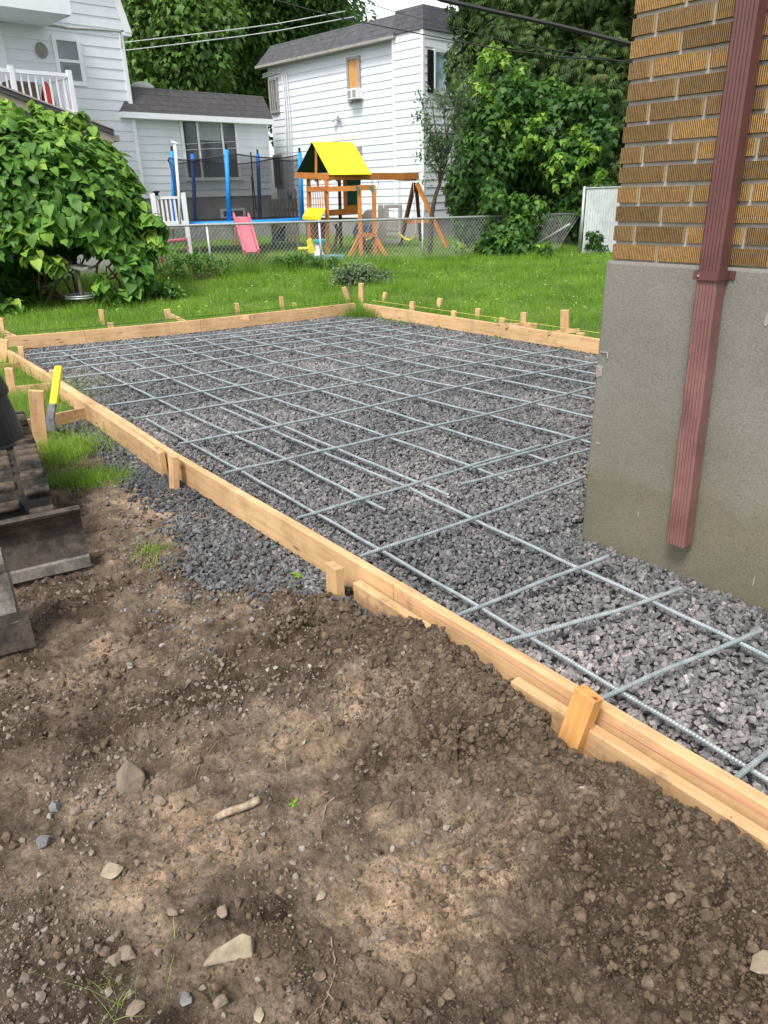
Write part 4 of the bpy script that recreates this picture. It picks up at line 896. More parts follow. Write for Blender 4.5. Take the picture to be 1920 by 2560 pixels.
def arch(m):
    for x0 in (774, 797, 821):
        w_ = 18 if x0 < 820 else 26
        for k in range(4): PB(m, (x0+w_*k/4, 449-[0, 4, 4, 0][k]*1-2), (x0+w_*(k+1)/4, 449-[4, 5, 4, 0][k]*1+1), .03, .10, 20.1)
part('arched_fret', arch, M_cedar)
part('rail', lambda m: PB(m, (820, 473), (900, 470), .06, .11, 19.4, 18.6), M_cedar)
part('rail', lambda m: PB(m, (896, 469), (937, 469), .06, .11, 18.6, 18.8), M_cedar)
part('floor_beam', lambda m: PB(m, (818, 532), (862, 529), .06, .13, 19.6, 20.2), M_cedar)
part('floor_beam', lambda m: PB(m, (862, 526), (896, 524), .08, .22, 20.2, 20.6), M_cedar)
part('wall_panel', lambda m: sheet(m, P3(867, 516, 20.7), P3(894, 514, 20.9), P3(901, 446, 20.9), P3(867, 446, 20.7), .03), M_green)
part('platform', lambda m: m.add([P3(772, 536, 20.4), P3(818, 536, 19.7), P3(894, 532, 20.9), P3(850, 532, 21.5)], [(0, 1, 2, 3)]).add([P3(772, 540, 20.4), P3(818, 540, 19.7), P3(894, 536, 20.9), P3(850, 536, 21.5)], [(3, 2, 1, 0)]), M_cedar_d)
for a, b, c in (((887, 466), (897, 466), (897, 487)), ((922, 467), (934, 467), (932, 488))): part('corner_bracket', lambda m: m.prism([P3(*a, 18.5), P3(*b, 18.5), P3(*c, 18.5)], (0, .04, 0)), M_greenb)
for a, b, D0, D1, mt in (((899, 588), (871, 652), 18.6, 18.4, M_cedar), ((904, 588), (925, 642), 18.8, 19.6, M_cedar), ((935, 588), (972, 652), 18.8, 18.5, M_cedar), ((846, 570), (836, 620), 21.4, 21.4, M_cedar_d), ((838, 560), (856, 600), 21.3, 21.3, M_cedar_d)): part('brace_leg', lambda m: PB(m, a, b, .06, .09, D0, D1), mt)
part('rail', lambda m: PB(m, (898, 587), (942, 587), .05, .09, 18.55, 18.75), M_cedar)
part('rung', lambda m: m.tube([P3(903, 622, 18.6), P3(939, 622, 18.8)], .018, 6), M_dark)
part('awning', lambda m: sheet(m, P3(757, 541, 19.6), P3(803, 545, 19.0), P3(815, 523, 19.5), P3(770, 520, 20.2)), M_yplast)
part('awning', lambda m: sheet(m, P3(757, 549, 19.6), P3(803, 550, 19.0), P3(803, 545, 19.0), P3(757, 541, 19.6)), M_yplast)
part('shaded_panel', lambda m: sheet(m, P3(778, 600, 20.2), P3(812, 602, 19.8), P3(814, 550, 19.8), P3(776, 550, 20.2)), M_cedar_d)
# swing A-frame
for a, b, D0, D1, mt in (((1036, 458), (998, 622), 21.3, 22.0, M_cedar_d), ((1040, 460), (1052, 600), 21.5, 22.6, M_cedar_d), ((1042, 458), (1124, 632), 21.1, 20.7, M_cedar)): part('swing_leg', lambda m: PB(m, a, b, .09, .09, D0, D1), mt)
part('cross_brace', lambda m: PB(m, (1017, 553), (1078, 551), .05, .12, 21.5, 21.0), M_cedar)
part('beam_bracket', lambda m: PB(m, (985, 448), (1040, 450), .05, .04, 21.1), M_dark)
def swing(pts, hang, D):
    m = MB(); P = [P3(x, y, D) for x, y in pts]; n = len(P); w_ = np.array([.04, .16, 0])
    for i in range(n-1): m.hexa([P[i]-w_/2, P[i+1]-w_/2, P[i+1]+w_/2, P[i]+w_/2, P[i]-w_/2+[0, 0, .03], P[i+1]-w_/2+[0, 0, .03], P[i+1]+w_/2+[0, 0, .03], P[i]+w_/2+[0, 0, .03]])
    sw_ = m.build('swing_seat', M_yplast, ps)
    for a, b in hang: c = MB(); c.tube([P3(*a, D), P3(*b, D)], .008, 5); c.build('chain', M_cablew, sw_)
swing([(998, 583), (1004, 591), (1013, 598), (1024, 601), (1033, 596), (1040, 586)], (((999, 584), (1000, 449)), ((1039, 585), (1033, 450))), 20.9)
swing([(915, 601), (922, 599), (930, 594), (936, 588)], (((935, 589), (930, 450)), ((915, 600), (948, 450))), 20.4)
# trampoline
tc = P3(602, 560, 22.6)*[1, 1, 0]; Rt = 1.98; tz = ZH(602, 553, tc*(1-Rt/22.6)); print('tramp z', tz)
tr = empty('trampoline', tuple(tc), 'round trampoline with blue padded poles and a black safety net', 'trampoline')
m = MB(); cs = [(tc[0]+math.cos(t)*Rt, tc[1]+math.sin(t)*Rt) for t in np.linspace(0, 2*math.pi, 49)[:-1]]; ci = [(tc[0]+math.cos(t)*(Rt-.28), tc[1]+math.sin(t)*(Rt-.28)) for t in np.linspace(0, 2*math.pi, 49)[:-1]]
V_ = [(x, y, z) for ring, z in ((cs, tz-.09), (cs, tz), (ci, tz+.01)) for x, y in ring]; F_ = [(r_*48+j, r_*48+(j+1) % 48, (r_+1)*48+(j+1) % 48, (r_+1)*48+j) for r_ in range(2) for j in range(48)]
m.add(V_, F_); m.build('pad', M_blue, tr, smooth=True)
m = MB(); m.add([(x, y, tz-.02) for x, y in ci], [tuple(range(48))]); m.build('jump_mat', M_dark, tr)
ztp = ZH(568, 372, P3(568, 500, 20.9))
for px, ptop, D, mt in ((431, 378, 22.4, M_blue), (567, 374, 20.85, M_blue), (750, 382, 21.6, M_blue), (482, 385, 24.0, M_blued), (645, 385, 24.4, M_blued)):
    b = P3(px+6, 548, D); t_ = P3(px-1, ptop, D); t_[2] = min(t_[2], 3.2); b[2] = tz; m = MB()
    d = np.array([b[0]-tc[0], b[1]-tc[1]]); m.tube([b, t_], .056, 8); po = m.build('padded_pole', mt, tr, smooth=True)
    c = MB(); c.tube([t_, t_+[0, 0, .12]], .03, 8); c.build('pole_cap', M_dark, po)
for k in range(8):
    t = k*math.pi/4+.3; x, y = tc[0]+math.cos(t)*(Rt-.1), tc[1]+math.sin(t)*(Rt-.1); m = MB(); m.tube([(x, y, 0), (x, y, tz-.05)], .02, 6); m.build('leg', M_steel, tr)
mn, nn_, bb = nodes('safety_net'); bb.inputs['Base Color'].default_value = (.012, .012, .014, 1); bb.inputs['Roughness'].default_value = .9
tp_ = nn_.nodes.new('ShaderNodeBsdfTransparent'); mxn = nn_.nodes.new('ShaderNodeMixShader'); mxn.inputs[0].default_value = .5
nn_.links.new(tp_.outputs[0], mxn.inputs[1]); nn_.links.new(bb.outputs[0], mxn.inputs[2]); nn_.links.new(mxn.outputs[0], nn_.nodes['Material Output'].inputs[0])
m = MB(); n = 64; rn = Rt-.22
for i in range(n):
    t = 2*math.pi*i/n; sag = .10*abs(math.sin(t*2.5+.4)); pull = .0
    for k in range(7):
        f = k/6; r_ = rn-.16*math.sin(f*math.pi)*abs(math.sin(t*2.5+.4)); m.v.append((tc[0]+math.cos(t)*r_, tc[1]+math.sin(t)*r_, tz+.02+(ztp-.12-sag-tz)*f))
for i in range(n):
    for k in range(6): a = i*7+k; b = ((i+1) % n)*7+k; m.f.append((a, b, b+1, a+1))
m.build('safety_net', mn, tr, smooth=True)
m = MB(); m.tube([(tc[0]+math.cos(2*math.pi*i/n)*rn, tc[1]+math.sin(2*math.pi*i/n)*rn, ztp-.12-.10*abs(math.sin(2*math.pi*i/n*2.5+.4))) for i in range(n+1)], .014, 5); m.build('net_rope', M_dark, tr)
m = MB(); m.tube([P3(627, 380, 24.2), P3(631, 440, 24.2), P3(640, 520, 24.2), P3(652, 548, 24)], .02, 5); m.tube([P3(629, 440, 24.2), P3(636, 545, 24.2)], .02, 5); m.build('strap', M_dark, tr)
# slide
def thing1(name, fn, mat, lab, cat, **k):
    m = MB(); fn(m); return tag(m.build(name, mat, **k), lab, cat)
sr_ = empty('toy_slide', tuple(G(625, 632, .03)*[1, 1, 0]), 'small faded pink slide leaning down in the grass behind the fence', 'slide')
m = MB(); a0, a1, b0, b1 = P3(588, 545, 20.3), P3(619, 545, 20.3), P3(615, 633, 18.3), P3(643, 632, 18.3); sheet(m, b0, b1, a1, a0, .03); m.build('slide_bed', M_pink, sr_)
for a, b in (((584, 538), (612, 632)), ((621, 538), (647, 630))): m = MB(); m.bar(P3(*a, 20.3), P3(*b, 18.3), .05, .13); m.build('side_rim', M_pink, sr_, bevel=.01)
m = MB(); m.tube([P3(590, 550, 20.4), P3(588, 612, 20.5)], .03, 6); m.tube([P3(618, 550, 20.4), P3(622, 612, 20.5)], .03, 6); m.build('ladder_leg', M_pink, sr_)
# pink goal frame near fence
thing1('toy_goal', lambda m: (m.tube([P3(413, 668, 15.9), P3(402, 640, 15.9), P3(394, 606, 15.9), P3(466, 598, 16.2), P3(471, 640, 16.2), P3(476, 676, 16.2)], .035, 8), m.tube([P3(394, 606, 15.9), P3(383, 604, 16.6), P3(380, 650, 16.8)], .03, 8)), M_pink, 'pink tube frame standing in tall grass by the fence and vine', 'frame', smooth=True)
# dark green garden chair
gc = empty('garden_chair', tuple(P3(697, 615, 21.5)*[1, 1, 0]), 'dark green plastic garden chair behind the fence beside the trampoline', 'chair')
M_gchair = pm('dark_green_plastic', (.05, .09, .09), rough=.4)
for nm, fn in (('seat', lambda m: sheet(m, P3(679, 602, 21.3), P3(714, 603, 21.2), P3(711, 598, 21.7), P3(682, 598, 21.8), .04)), ('backrest', lambda m: sheet(m, P3(686, 598, 21.8), P3(712, 598, 21.7), P3(714, 567, 22.0), P3(700, 571, 22.1), .03)),
    ('leg', lambda m: PB(m, (681, 602), (680, 626), .05, .05, 21.3)), ('leg', lambda m: PB(m, (712, 603), (713, 626), .05, .05, 21.2)), ('leg', lambda m: PB(m, (686, 600), (687, 620), .05, .05, 21.8)), ('leg', lambda m: PB(m, (710, 600), (711, 620), .05, .05, 21.7)),
    ('armrest', lambda m: (PB(m, (686, 586), (711, 585), .05, .03, 21.3), PB(m, (686, 586), (683, 602), .03, .04, 21.3)))):
    m = MB(); fn(m); m.build(nm, M_gchair, gc, bevel=.008)
# beige climber
cl = empty('play_climber', tuple(P3(945, 607, 21.6)*[1, 1, 0]), 'beige plastic toddler climber with slide in the neighbouring yard', 'climber')
def panel(mb, poly, D, t=.10): mb.prism([P3(x, y, D) for x, y in poly], (0, t, 0))
for nm, fn, mt in (('climbing_wall', lambda m: (panel(m, [(944, 575), (950, 556), (965, 553), (965, 608), (945, 606)], 21.4), panel(m, [(965, 553), (1005, 552), (1004, 566), (965, 566)], 21.4), panel(m, [(965, 573), (1004, 572), (1003, 580), (965, 580)], 21.4), panel(m, [(965, 587), (1003, 586), (1002, 594), (965, 594)], 21.4), panel(m, [(965, 599), (1002, 599), (1001, 608), (965, 608)], 21.4), panel(m, [(996, 566), (1004, 566), (1002, 600), (996, 600)], 21.4)), M_beige),
    ('side_wall', lambda m: (panel(m, [(945, 512), (958, 512), (958, 548), (945, 548)], 21.8), panel(m, [(960, 512), (1005, 511), (1005, 520), (960, 520)], 21.8), panel(m, [(996, 520), (1006, 520), (1005, 553), (996, 553)], 21.8), panel(m, [(958, 520), (972, 520), (972, 553), (958, 553)], 21.8)), M_beige),
    ('hood', lambda m: panel(m, [(903, 560), (905, 537), (916, 525), (930, 524), (931, 560)], 22.0, .5), M_beige), ('slide_chute', lambda m: (panel(m, [(884, 603), (882, 575), (890, 558), (903, 556), (903, 605)], 21.5, .3), panel(m, [(906, 562), (932, 562), (932, 606), (906, 606)], 21.9, .3)), M_blueg)):
    m = MB(); fn(m); m.build(nm, mt, cl, bevel=.012)
# toys
thing1('plastic_toy', lambda m: (panel(m, [(766, 600), (776, 596), (792, 628), (790, 636), (770, 634)], 18.6, .25), m.tube([P3(745, 622, 18.5), P3(770, 621, 18.5)], .04, 8)), M_yplast, 'bright yellow plastic toy below the play tower', 'toy', bevel=.01)
thing1('water_table', lambda m: m.lathe(P3(799, 613, 18.4), [(.06, 0), (.12, .03), (.16, .12), (.15, .13), (.1, .1)], 14), M_teal, 'teal plastic bowl on a white toy stand behind the fence', 'toy', smooth=True)
thing1('toy_stand', lambda m: m.lathe(P3(799, 645, 18.4), [(.16, 0), (.12, .08), (.07, .2), (.09, .32)], 12), M_trimw, 'white toy stand carrying the teal bowl', 'toy', smooth=True)
thing1('sand_table', lambda m: panel(m, [(776, 650), (785, 641), (845, 637), (862, 640), (858, 652), (790, 660)], 17.9, .3), pm('faded_teal', (.12, .34, .36), rough=.5), 'low faded teal toy table lying in tall grass', 'toy', bevel=.02)
# white deck railing and clothes pole at left
dk = empty('deck', tuple(P3(425, 600, 21.0)*[1, 1, 0]), 'white deck with slatted railing and capped posts next to the vine', 'deck')
DKF = Frame(P3(425, 600, 21.0), 12)
r = boxpx(DKF, (384, 492), (463, 560)); m = MB(); m.fbox(DKF, r[0], r[1], -.03, .03, r[3]-.06, r[3]); m.fbox(DKF, r[0], r[1], -.03, .03, r[2], r[2]+.08)
q = r[0]+.05
while q < r[1]: m.fbox(DKF, q, q+.05, -.015, .015, r[2]+.08, r[3]-.06); q += .105
m.build('railing', M_trimw, dk)
for px in (386, 462):
    s_ = DKF.inv(px, 520)[0]; m = MB(); m.fbox(DKF, s_-.06, s_+.06, -.06, .06, 0, r[3]+.08); po = m.build('deck_post', M_trimw, dk)
    m = MB(); p = DKF.pt(s_+(.1 if px < 400 else -.1), 0, 0); m.lathe((p[0], p[1], r[3]+.02), [(.08, 0), (.05, .02), (.05, .06), (.10, .09), (.06, .12)], 10); m.build('solar_lamp', M_dark, po)
m = MB(); m.fbox(DKF, r[0], r[1], -2, -.05, r[2]-.1, r[2]); m.build('deck_floor', M_trimw, dk)
thing1('clothes_pole', lambda m: (m.tube([P3(452, 600, 20.6), P3(447, 480, 20.6), P3(437, 362, 20.6)], .035, 8), m.tube([P3(428, 354, 20.6), P3(447, 361, 20.6)], .03, 6)), M_trimw, 'thin white clothesline pole in front of the low extension', 'pole', smooth=True)
# slatted grey gate below the meter
GG = Frame(P3(700, 560, 24.5), 30); r = boxpx(GG, (672, 500), (742, 560)); m = MB(); q = r[0]
while q < r[1]: m.fbox(GG, q, q+.09, 0, .02, 0.1, r[3]+random.uniform(-.02, .02)); q += .12
m.fbox(GG, r[0], r[1], -.04, 0, .4, .5); m.fbox(GG, r[0], r[1], -.04, 0, r[3]-.35, r[3]-.25)
tag(m.build('picket_gate', M_greywood), 'grey picket fence between the two white houses behind the trampoline', 'fence')
# cables
def cable(pts, r_, mat, lab, D, sagk=0):
    P = [P3(x, y, d) for (x, y), d in zip(pts, D)]; m = MB(); m.tube(P, r_, 5); tag(m.build('overhead_cable', mat), lab, 'cable')
cable([(1080, -10), (1104, 0), (1250, 33), (1380, 61), (1480, 86), (1590, 114)], .032, M_cable, 'thick black power cable running to the brick house', [13, 13, 13, 13, 13, 13])
cable([(660, -12), (700, 3), (850, 45), (1052, 85), (1245, 122), (1400, 142), (1590, 155)], .012, M_cable, 'thin black cable crossing the grey mansard roof', [24, 23.5, 22, 19, 17, 15, 13])
cable([(860, -10), (1000, 33), (1100, 60), (1300, 110), (1590, 160)], .008, M_cable, 'thinner dark cable just above the mansard corner', [24, 22, 19, 16, 13])
cable([(312, 106), (450, 90), (600, 72), (700, 58), (862, 28)], .014, M_cablew, 'upper pale cable in front of the big tree', [27, 27, 27.5, 28, 29])
cable([(314, 126), (450, 110), (600, 91), (700, 76), (885, 42)], .014, M_cablew, 'lower pale cable in front of the big tree', [27, 27, 27.5, 28, 29])
cable([(437, 362), (520, 357), (600, 353)], .006, M_cablew, 'upper clothesline in front of the picture window', [20.6, 23, 25])
cable([(437, 377), (520, 372), (600, 370), (680, 372)], .006, M_cablew, 'lower clothesline in front of the picture window', [20.6, 22, 23, 24])
# ------------------------------------------------------------ FOLIAGE
def frames(nrm, tip):
    nrm = nrm/np.linalg.norm(nrm, axis=1)[:, None]; tip = tip-nrm*np.sum(tip*nrm, 1)[:, None]; tip /= np.linalg.norm(tip, axis=1)[:, None]+1e-9
    return np.stack([np.cross(tip, nrm), tip, nrm], -1)
def fan(pts, c, droop=.12, fold=.12):
    pts = np.array(pts, float); V = [(c[0], c[1], 0)]+[(x, y, -droop*y*y+fold*abs(x)) for x, y in pts]; n = len(pts)
    return np.array(V), np.array([(0, i+1, (i+1) % n+1) for i in range(n)])
heart = fan([(0, -.02), (.22, -.12), (.46, .05), (.46, .35), (.26, .70), (0, 1.0), (-.26, .70), (-.46, .35), (-.46, .05), (-.22, -.12)], (0, .3), .35, .25)
heart2 = fan([(0, 0), (.3, -.1), (.5, .15), (.52, .5), (.3, .58), (.0, .95), (-.3, .58), (-.52, .5), (-.5, .15), (-.3, -.1)], (0, .35), .6, -.1)
star = fan([(0, -.05), (.12, .08), (.42, -.02), (.26, .22), (.56, .42), (.26, .45), (.22, .62), (0, 1.0), (-.22, .62), (-.26, .45), (-.56, .42), (-.26, .22), (-.42, -.02), (-.12, .08)], (0, .3), .35, .1)
oval = fan([(0, 0), (.2, .3), (.16, .7), (0, 1), (-.16, .7), (-.2, .3)], (0, .4), .3, .2)
tri_ = (np.array([(0, 0, 0), (.3, .45, .06), (0, 1, -.1), (-.3, .45, .06)]), np.array([(0, 1, 2), (0, 2, 3)]))
_v = []; _f = []
for i, a in enumerate((-.9, -.55, -.2, .15, .5, .85)):
    L_ = 1-.35*abs(a); dx, dy = math.sin(a), math.cos(a); k = len(_v)
    _v += [(0, .1*i/6, 0), (dx*L_*.5-.07*dy, dy*L_*.5+.07*dx, .05), (dx*L_, dy*L_, -.12), (dx*L_*.5+.07*dy, dy*L_*.5-.07*dx, .05)]; _f += [(k, k+3, k+2), (k, k+2, k+1)]
spray = (np.array(_v), np.array(_f))
def blob_points(blobs, n, shell=.55, zmin=.05):
    b = np.array([[*c, r] for c, r in blobs]); w_ = b[:, 3]**2; k = rng.choice(len(b), n, p=w_/w_.sum()); d = rng.normal(size=(n, 3)); d /= np.linalg.norm(d, axis=1)[:, None]
    rad = b[k, 3]*(1-shell*rng.random(n)**1.6)*(1+.18*perlin(d[:, 0]*2.3+k, d[:, 1]*2.3+d[:, 2]*2)); P = b[k, :3]+d*rad[:, None]
    m = P[:, 2] > zmin; return P[m], d[m], rad[m]/b[k, 3][m], k[m]
def leaves(name, mat, parent, blobs, n, size, temps, out=.8, upw=.6, rnd=.7, droop=.6, shell=.55, tb=.45, zmin=.05, cull=None, sv=.35, hi=.25, label=None, extra=None):
    P, d, rr_, k = blob_points(blobs, n, shell, zmin); n0 = None
    if extra: P2_, d2_, r2_, k2_ = blob_points(extra[0], extra[1], 1.0, zmin); nx_ = len(P2_); P, d, rr_, k = np.vstack([P, P2_]), np.vstack([d, d2_]), np.concatenate([rr_, r2_]), np.concatenate([k, k2_])
    if cull is not None: m = cull(P); P, d, rr_, k = P[m], d[m], rr_[m], k[m]
    n = len(P); nr_ = d*out+np.array([0, 0, upw])+rng.normal(size=(n, 3))*rnd*.6; tp = d*.6+np.array([0, 0, -droop])+rng.normal(size=(n, 3))*.6
    s = size*rng.uniform(1-sv, 1+sv, n); kk = _perm[3, k & 255]
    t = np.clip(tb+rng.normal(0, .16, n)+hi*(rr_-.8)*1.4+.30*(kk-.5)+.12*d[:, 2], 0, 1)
    if extra: t[-nx_:] = np.clip(extra[2]+rng.normal(0, .08, nx_), 0, 1)
    return scatter(name, temps, P, frames(nr_, tp), s, mat, parent, t, smooth=True)
def limb(mb, a, b, r0, r1, n=6, wob=.08, sides=7):
    a = np.array(a, float); b = np.array(b, float); L = np.linalg.norm(b-a); pts = []; 
    for i in range(n+1):
        t = i/n; p = a+(b-a)*t
        if 0 < i < n: p = p+rng.normal(size=3)*wob*L/n*2
        pts.append(p)
    mb.tube(pts, [r0+(r1-r0)*i/n for i in range(n+1)], sides)
# vine mound -------------------------------------------------
vb = P3(170, 790, 12.6); vine = empty('vine_bush', (vb[0], vb[1], 0), 'big mound of bright heart shaped vine leaves at the left of the lawn', 'bush')
vbl = [(P3(px, py, D), r) for px, py, D, r in ((30, 455, 13.6, 1.0), (120, 455, 13.6, .85), (215, 462, 13.4, .7), (250, 475, 13.2, .55), (285, 545, 13.0, .48), (305, 615, 12.8, .45), (312, 690, 12.5, .38),
    (60, 520, 13.2, 1.2), (180, 520, 13.0, 1.0), (235, 580, 12.8, .65), (100, 610, 12.8, .9), (20, 650, 12.8, .8), (-60, 600, 13.3, 1.3), (275, 725, 12.6, .34), (-90, 480, 13.8, 1.2), (60, 392, 14.0, .5), (150, 400, 13.8, .5),
    (-30, 385, 14, .6), (335, 650, 12.7, .30), (280, 660, 12.6, .5), (0, 740, 12.6, .5), (-80, 730, 12.6, .8), (205, 425, 13.5, .42), (295, 470, 13.2, .25), (230, 620, 12.6, .5), (60, 700, 12.5, .35))]
hollow = P3(150, 705, 12.2); st0 = G(210, 768, .05)
def vc(P):
    q = (P-hollow)/np.array([.88, 1.7, .60]); q2 = (P-np.array([st0[0]-.03, st0[1]-.3, .42]))/np.array([.42, 1.1, .36]); return (np.sum(q*q, 1) > 1) & (np.sum(q2*q2, 1) > 1)
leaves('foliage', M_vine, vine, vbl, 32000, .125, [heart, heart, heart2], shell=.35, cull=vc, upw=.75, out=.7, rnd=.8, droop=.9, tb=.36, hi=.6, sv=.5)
leaves('inner_foliage', M_vine, vine, [(c, r*.8) for c, r in vbl], 9000, .2, [heart], shell=1.0, cull=vc, tb=.1)  # leaves added to darken the inside of the mound, shade put into their tint
# trailing shoots on top
sp = []
for (px, py, D, r) in ((10, 265, 13.8, .14), (50, 290, 13.7, .16), (95, 275, 13.7, .12), (110, 300, 13.5, .15), (160, 300, 13.5, .12), (178, 325, 13.4, .14), (205, 300, 13.5, .10), (228, 320, 13.4, .08), (262, 375, 13.2, .12), (290, 405, 13.0, .12), (310, 440, 13, .12), (330, 475, 12.9, .12), (345, 515, 12.8, .14), (370, 550, 12.7, .10), (400, 575, 12.6, .12), (385, 600, 12.6, .16), (405, 615, 12.5, .08), (372, 560, 12.6, .2), (140, 665, 12.0, .12), (250, 690, 12, .1), (255, 720, 12, .12), (30, 770, 12.1, .14), (85, 640, 12.0, .15), (300, 745, 12.1, .12)):
    sp.append((P3(px, py, D), r))
leaves('foliage', M_vine, vine, sp, 620, .13, [heart], shell=.9, tb=.72, upw=.9)
m = MB()
for c, r in vbl[:14]:
    for q in range(1): limb(m, (vb[0]+rng.normal()*.5, vb[1]+.6+rng.normal()*.3, 0), c+rng.normal(size=3)*r*.4, .025, .008, 6, .15, 5)
for c, r in sp: limb(m, c-np.array([rng.normal()*.2, -.3, .5]), c+[0, 0, r*.6], .008, .003, 4, .1, 4)
m.build('stem', M_stem, vine)
# bar stool in the vine
st = G(210, 768, .05); stl = empty('bar_stool', (st[0], st[1], .0), 'old swivel bar stool with a chrome foot ring under the vine leaves', 'stool')
zs_ = ZH(200, 668, st)
m = MB(); m.tube([(st[0], st[1], .0), (st[0], st[1], zs_)], .028, 10); m.build('pole', pm('rusty_pole', (.30, .25, .18), (.16, .11, .07), rough=.6, scale=9), stl, smooth=True)
m = MB(); pr = [(-.30, .16), (-.26, .04), (-.14, .0), (.05, .02), (.2, -.02), (.30, .0)]
for i in range(len(pr)-1):
    (x0, z0), (x1, z1) = pr[i], pr[i+1]; x0 -= .06; x1 -= .06
    m.hexa([(st[0]+x0, st[1]-.2, zs_+z0-.02), (st[0]+x1, st[1]-.2, zs_+z1-.02), (st[0]+x1, st[1]+.2, zs_+z1-.02), (st[0]+x0, st[1]+.2, zs_+z0-.02), (st[0]+x0, st[1]-.2, zs_+z0+.02), (st[0]+x1, st[1]-.2, zs_+z1+.02), (st[0]+x1, st[1]+.2, zs_+z1+.02), (st[0]+x0, st[1]+.2, zs_+z0+.02)])
m.build('seat', pm('worn_vinyl', (.25, .24, .22), (.14, .13, .12), rough=.5), stl, bevel=.008)
zr2 = ZH(210, 742, st)
for dzz in (0, .03): m = MB(); m.tube([(st[0]+.23*math.cos(t), st[1]+.23*math.sin(t), zr2+dzz) for t in np.linspace(0, 2*math.pi, 33)], .011, 6, caps=False); m.build('foot_ring', M_steel, stl, smooth=True)
# big maples behind the houses ----------------------------------
def tree(name, base, trunk_top, r0, blobs, n, size, temps, mat, label, group='trees standing behind the houses', tb=.45, shell=.6, nl=10, cat='tree', **k):
    t_ = empty(name, (base[0], base[1], 0), label, cat, group); m = MB(); limb(m, (base[0], base[1], -.1), trunk_top, r0, r0*.6, 8, .03, 10); m.build('trunk', M_bark, t_, smooth=True)
    m = MB(); ids = rng.choice(len(blobs), min(nl, len(blobs)), replace=False)
    for i in ids:
        c, r = blobs[i]; f = rng.uniform(.45, 1); s_ = np.array((base[0], base[1], 0))*(1-f)+np.array(trunk_top)*f; limb(m, s_, c, r0*.32, r0*.07, 5, .12, 6)
    m.build('branch', M_bark, t_, smooth=True)
    leaves('crown', mat, t_, blobs, n, size, temps, shell=shell, tb=tb, **k); return t_
def cluster(px0, px1, py0, py1, D0, D1, n, r0, r1): return [(P3(rng.uniform(px0, px1), rng.uniform(py0, py1), rng.uniform(D0, D1)), rng.uniform(r0, r1)) for _ in range(n)]
bt = P3(592, 300, 44); 
bl_ = cluster(470, 720, -260, 140, 40, 47, 46, 1.1, 2.2)+cluster(640, 830, -150, 60, 40, 46, 18, 1.0, 1.7)+cluster(440, 760, 130, 250, 41, 48, 15, 1.0, 1.7)
tree('maple_tree', bt, P3(598, -100, 44), .62, bl_, 46000, .27, [tri_], M_maple, 'large dark maple with a thick trunk between the two white houses', tb=.42, shell=.7)
bt = P3(400, 300, 38)
bl_ = cluster(315, 520, -220, 200, 35, 40, 46, .8, 1.9)+cluster(400, 560, 0, 190, 34, 37, 16, .7, 1.3)
tree('maple_tree', bt, P3(410, -150, 38), .35, bl_, 42000, .23, [tri_, star], M_maple, 'lighter green tree right beside the tall white house with the balconies', tb=.62, shell=.7)
bl_ = cluster(250, 900, -100, 290, 56, 66, 50, 1.8, 3.0)
tree('maple_tree', P3(700, 330, 60), P3(700, 100, 60), .5, bl_, 16000, .6, [tri_], M_maple, 'dark backdrop tree farthest behind the low extension roof', tb=.2, shell=.8)
# cedars and maples at the right
cs_ = []
for i, (px, D, wpx, toppx) in enumerate(((1215, 25.5, 75, -40), (1320, 24.6, 95, -150), (1440, 24.0, 100, -180), (1550, 23.5, 110, -180), (1660, 23.0, 120, -200))):
    base = P3(px, 560, D); bl_ = []; n_b = 26
    for j in range(n_b):
        f = j/(n_b-1); py = 560+(toppx-560)*f; wd = wpx*(1-.35*f)
        for q in range(2): bl_.append((P3(px+rng.uniform(-1, 1)*wd*.75, py+rng.uniform(-15, 15), D+rng.uniform(-.7, .7)), rng.uniform(.42, .8)))
    lab = ['leftmost cedar, its top edge against the white house', 'second cedar from the left behind the young maple', 'middle cedar of the dark evergreen row', 'fourth cedar, beside the brick corner', 'cedar mostly hidden behind the brick house'][i]
    tree('cedar_tree', base, P3(px, toppx+60, D), .16, bl_, 17000, .24, [spray], M_cedarleaf, lab, 'row of tall dark cedars right of the white house', tb=.42, shell=.8, nl=14, out=.9, upw=.1, droop=1.6, rnd=.8)
def sap(base, top, blobs, n, size, lab, r0=.06, mat=None, tb=.5, temps=None, grp='young maples under the cedars', name='young_maple', **k):
    return tree(name, base, top, r0, blobs, n, size, temps or [star], mat or M_maple_y, lab, grp, tb=tb, **k)
yl = [(P3(px, py, 20.2), r) for px, py, r in ((1232, 120, .22), (1250, 135, .2), (1215, 150, .2), (1260, 150, .16), (1200, 165, .15), (1190, 205, .22), (1215, 215, .2), (1170, 215, .15), (1290, 175, .16), (1300, 165, .1), (1300, 190, .12), (1240, 250, .2), (1220, 245, .15), (1275, 300, .2), (1255, 300, .15), (1345, 300, .18), (1360, 290, .1), (1330, 345, .25), (1370, 355, .2), (1260, 340, .12), (1395, 400, .2), (1370, 420, .15), (1440, 320, .15), (1460, 350, .18), (1450, 400, .2), (1430, 440, .2), (1390, 460, .15), (1480, 380, .2), (1500, 430, .15), (1255, 420, .12), (1300, 380, .18), (1410, 350, .12), (1500, 460, .15))]
sap(P3(1250, 630, 20.6), P3(1235, 200, 20.8), cluster(1180, 1300, 200, 470, 20.2, 21.6, 34, .30, .62)+cluster(1160, 1270, 330, 540, 21.3, 22.2, 26, .3, .55), 8500, .155, 'young maple with bright lime shoots in front of the cedars', shell=.75, tb=.30, hi=.15, extra=(yl, 620, .86))
sap(P3(1400, 600, 21.0), P3(1400, 300, 21.2), cluster(1300, 1500, 230, 560, 20.6, 22.2, 44, .3, .6), 8500, .155, 'young maple nearest the slatted fence', shell=.75, tb=.26, hi=.15)
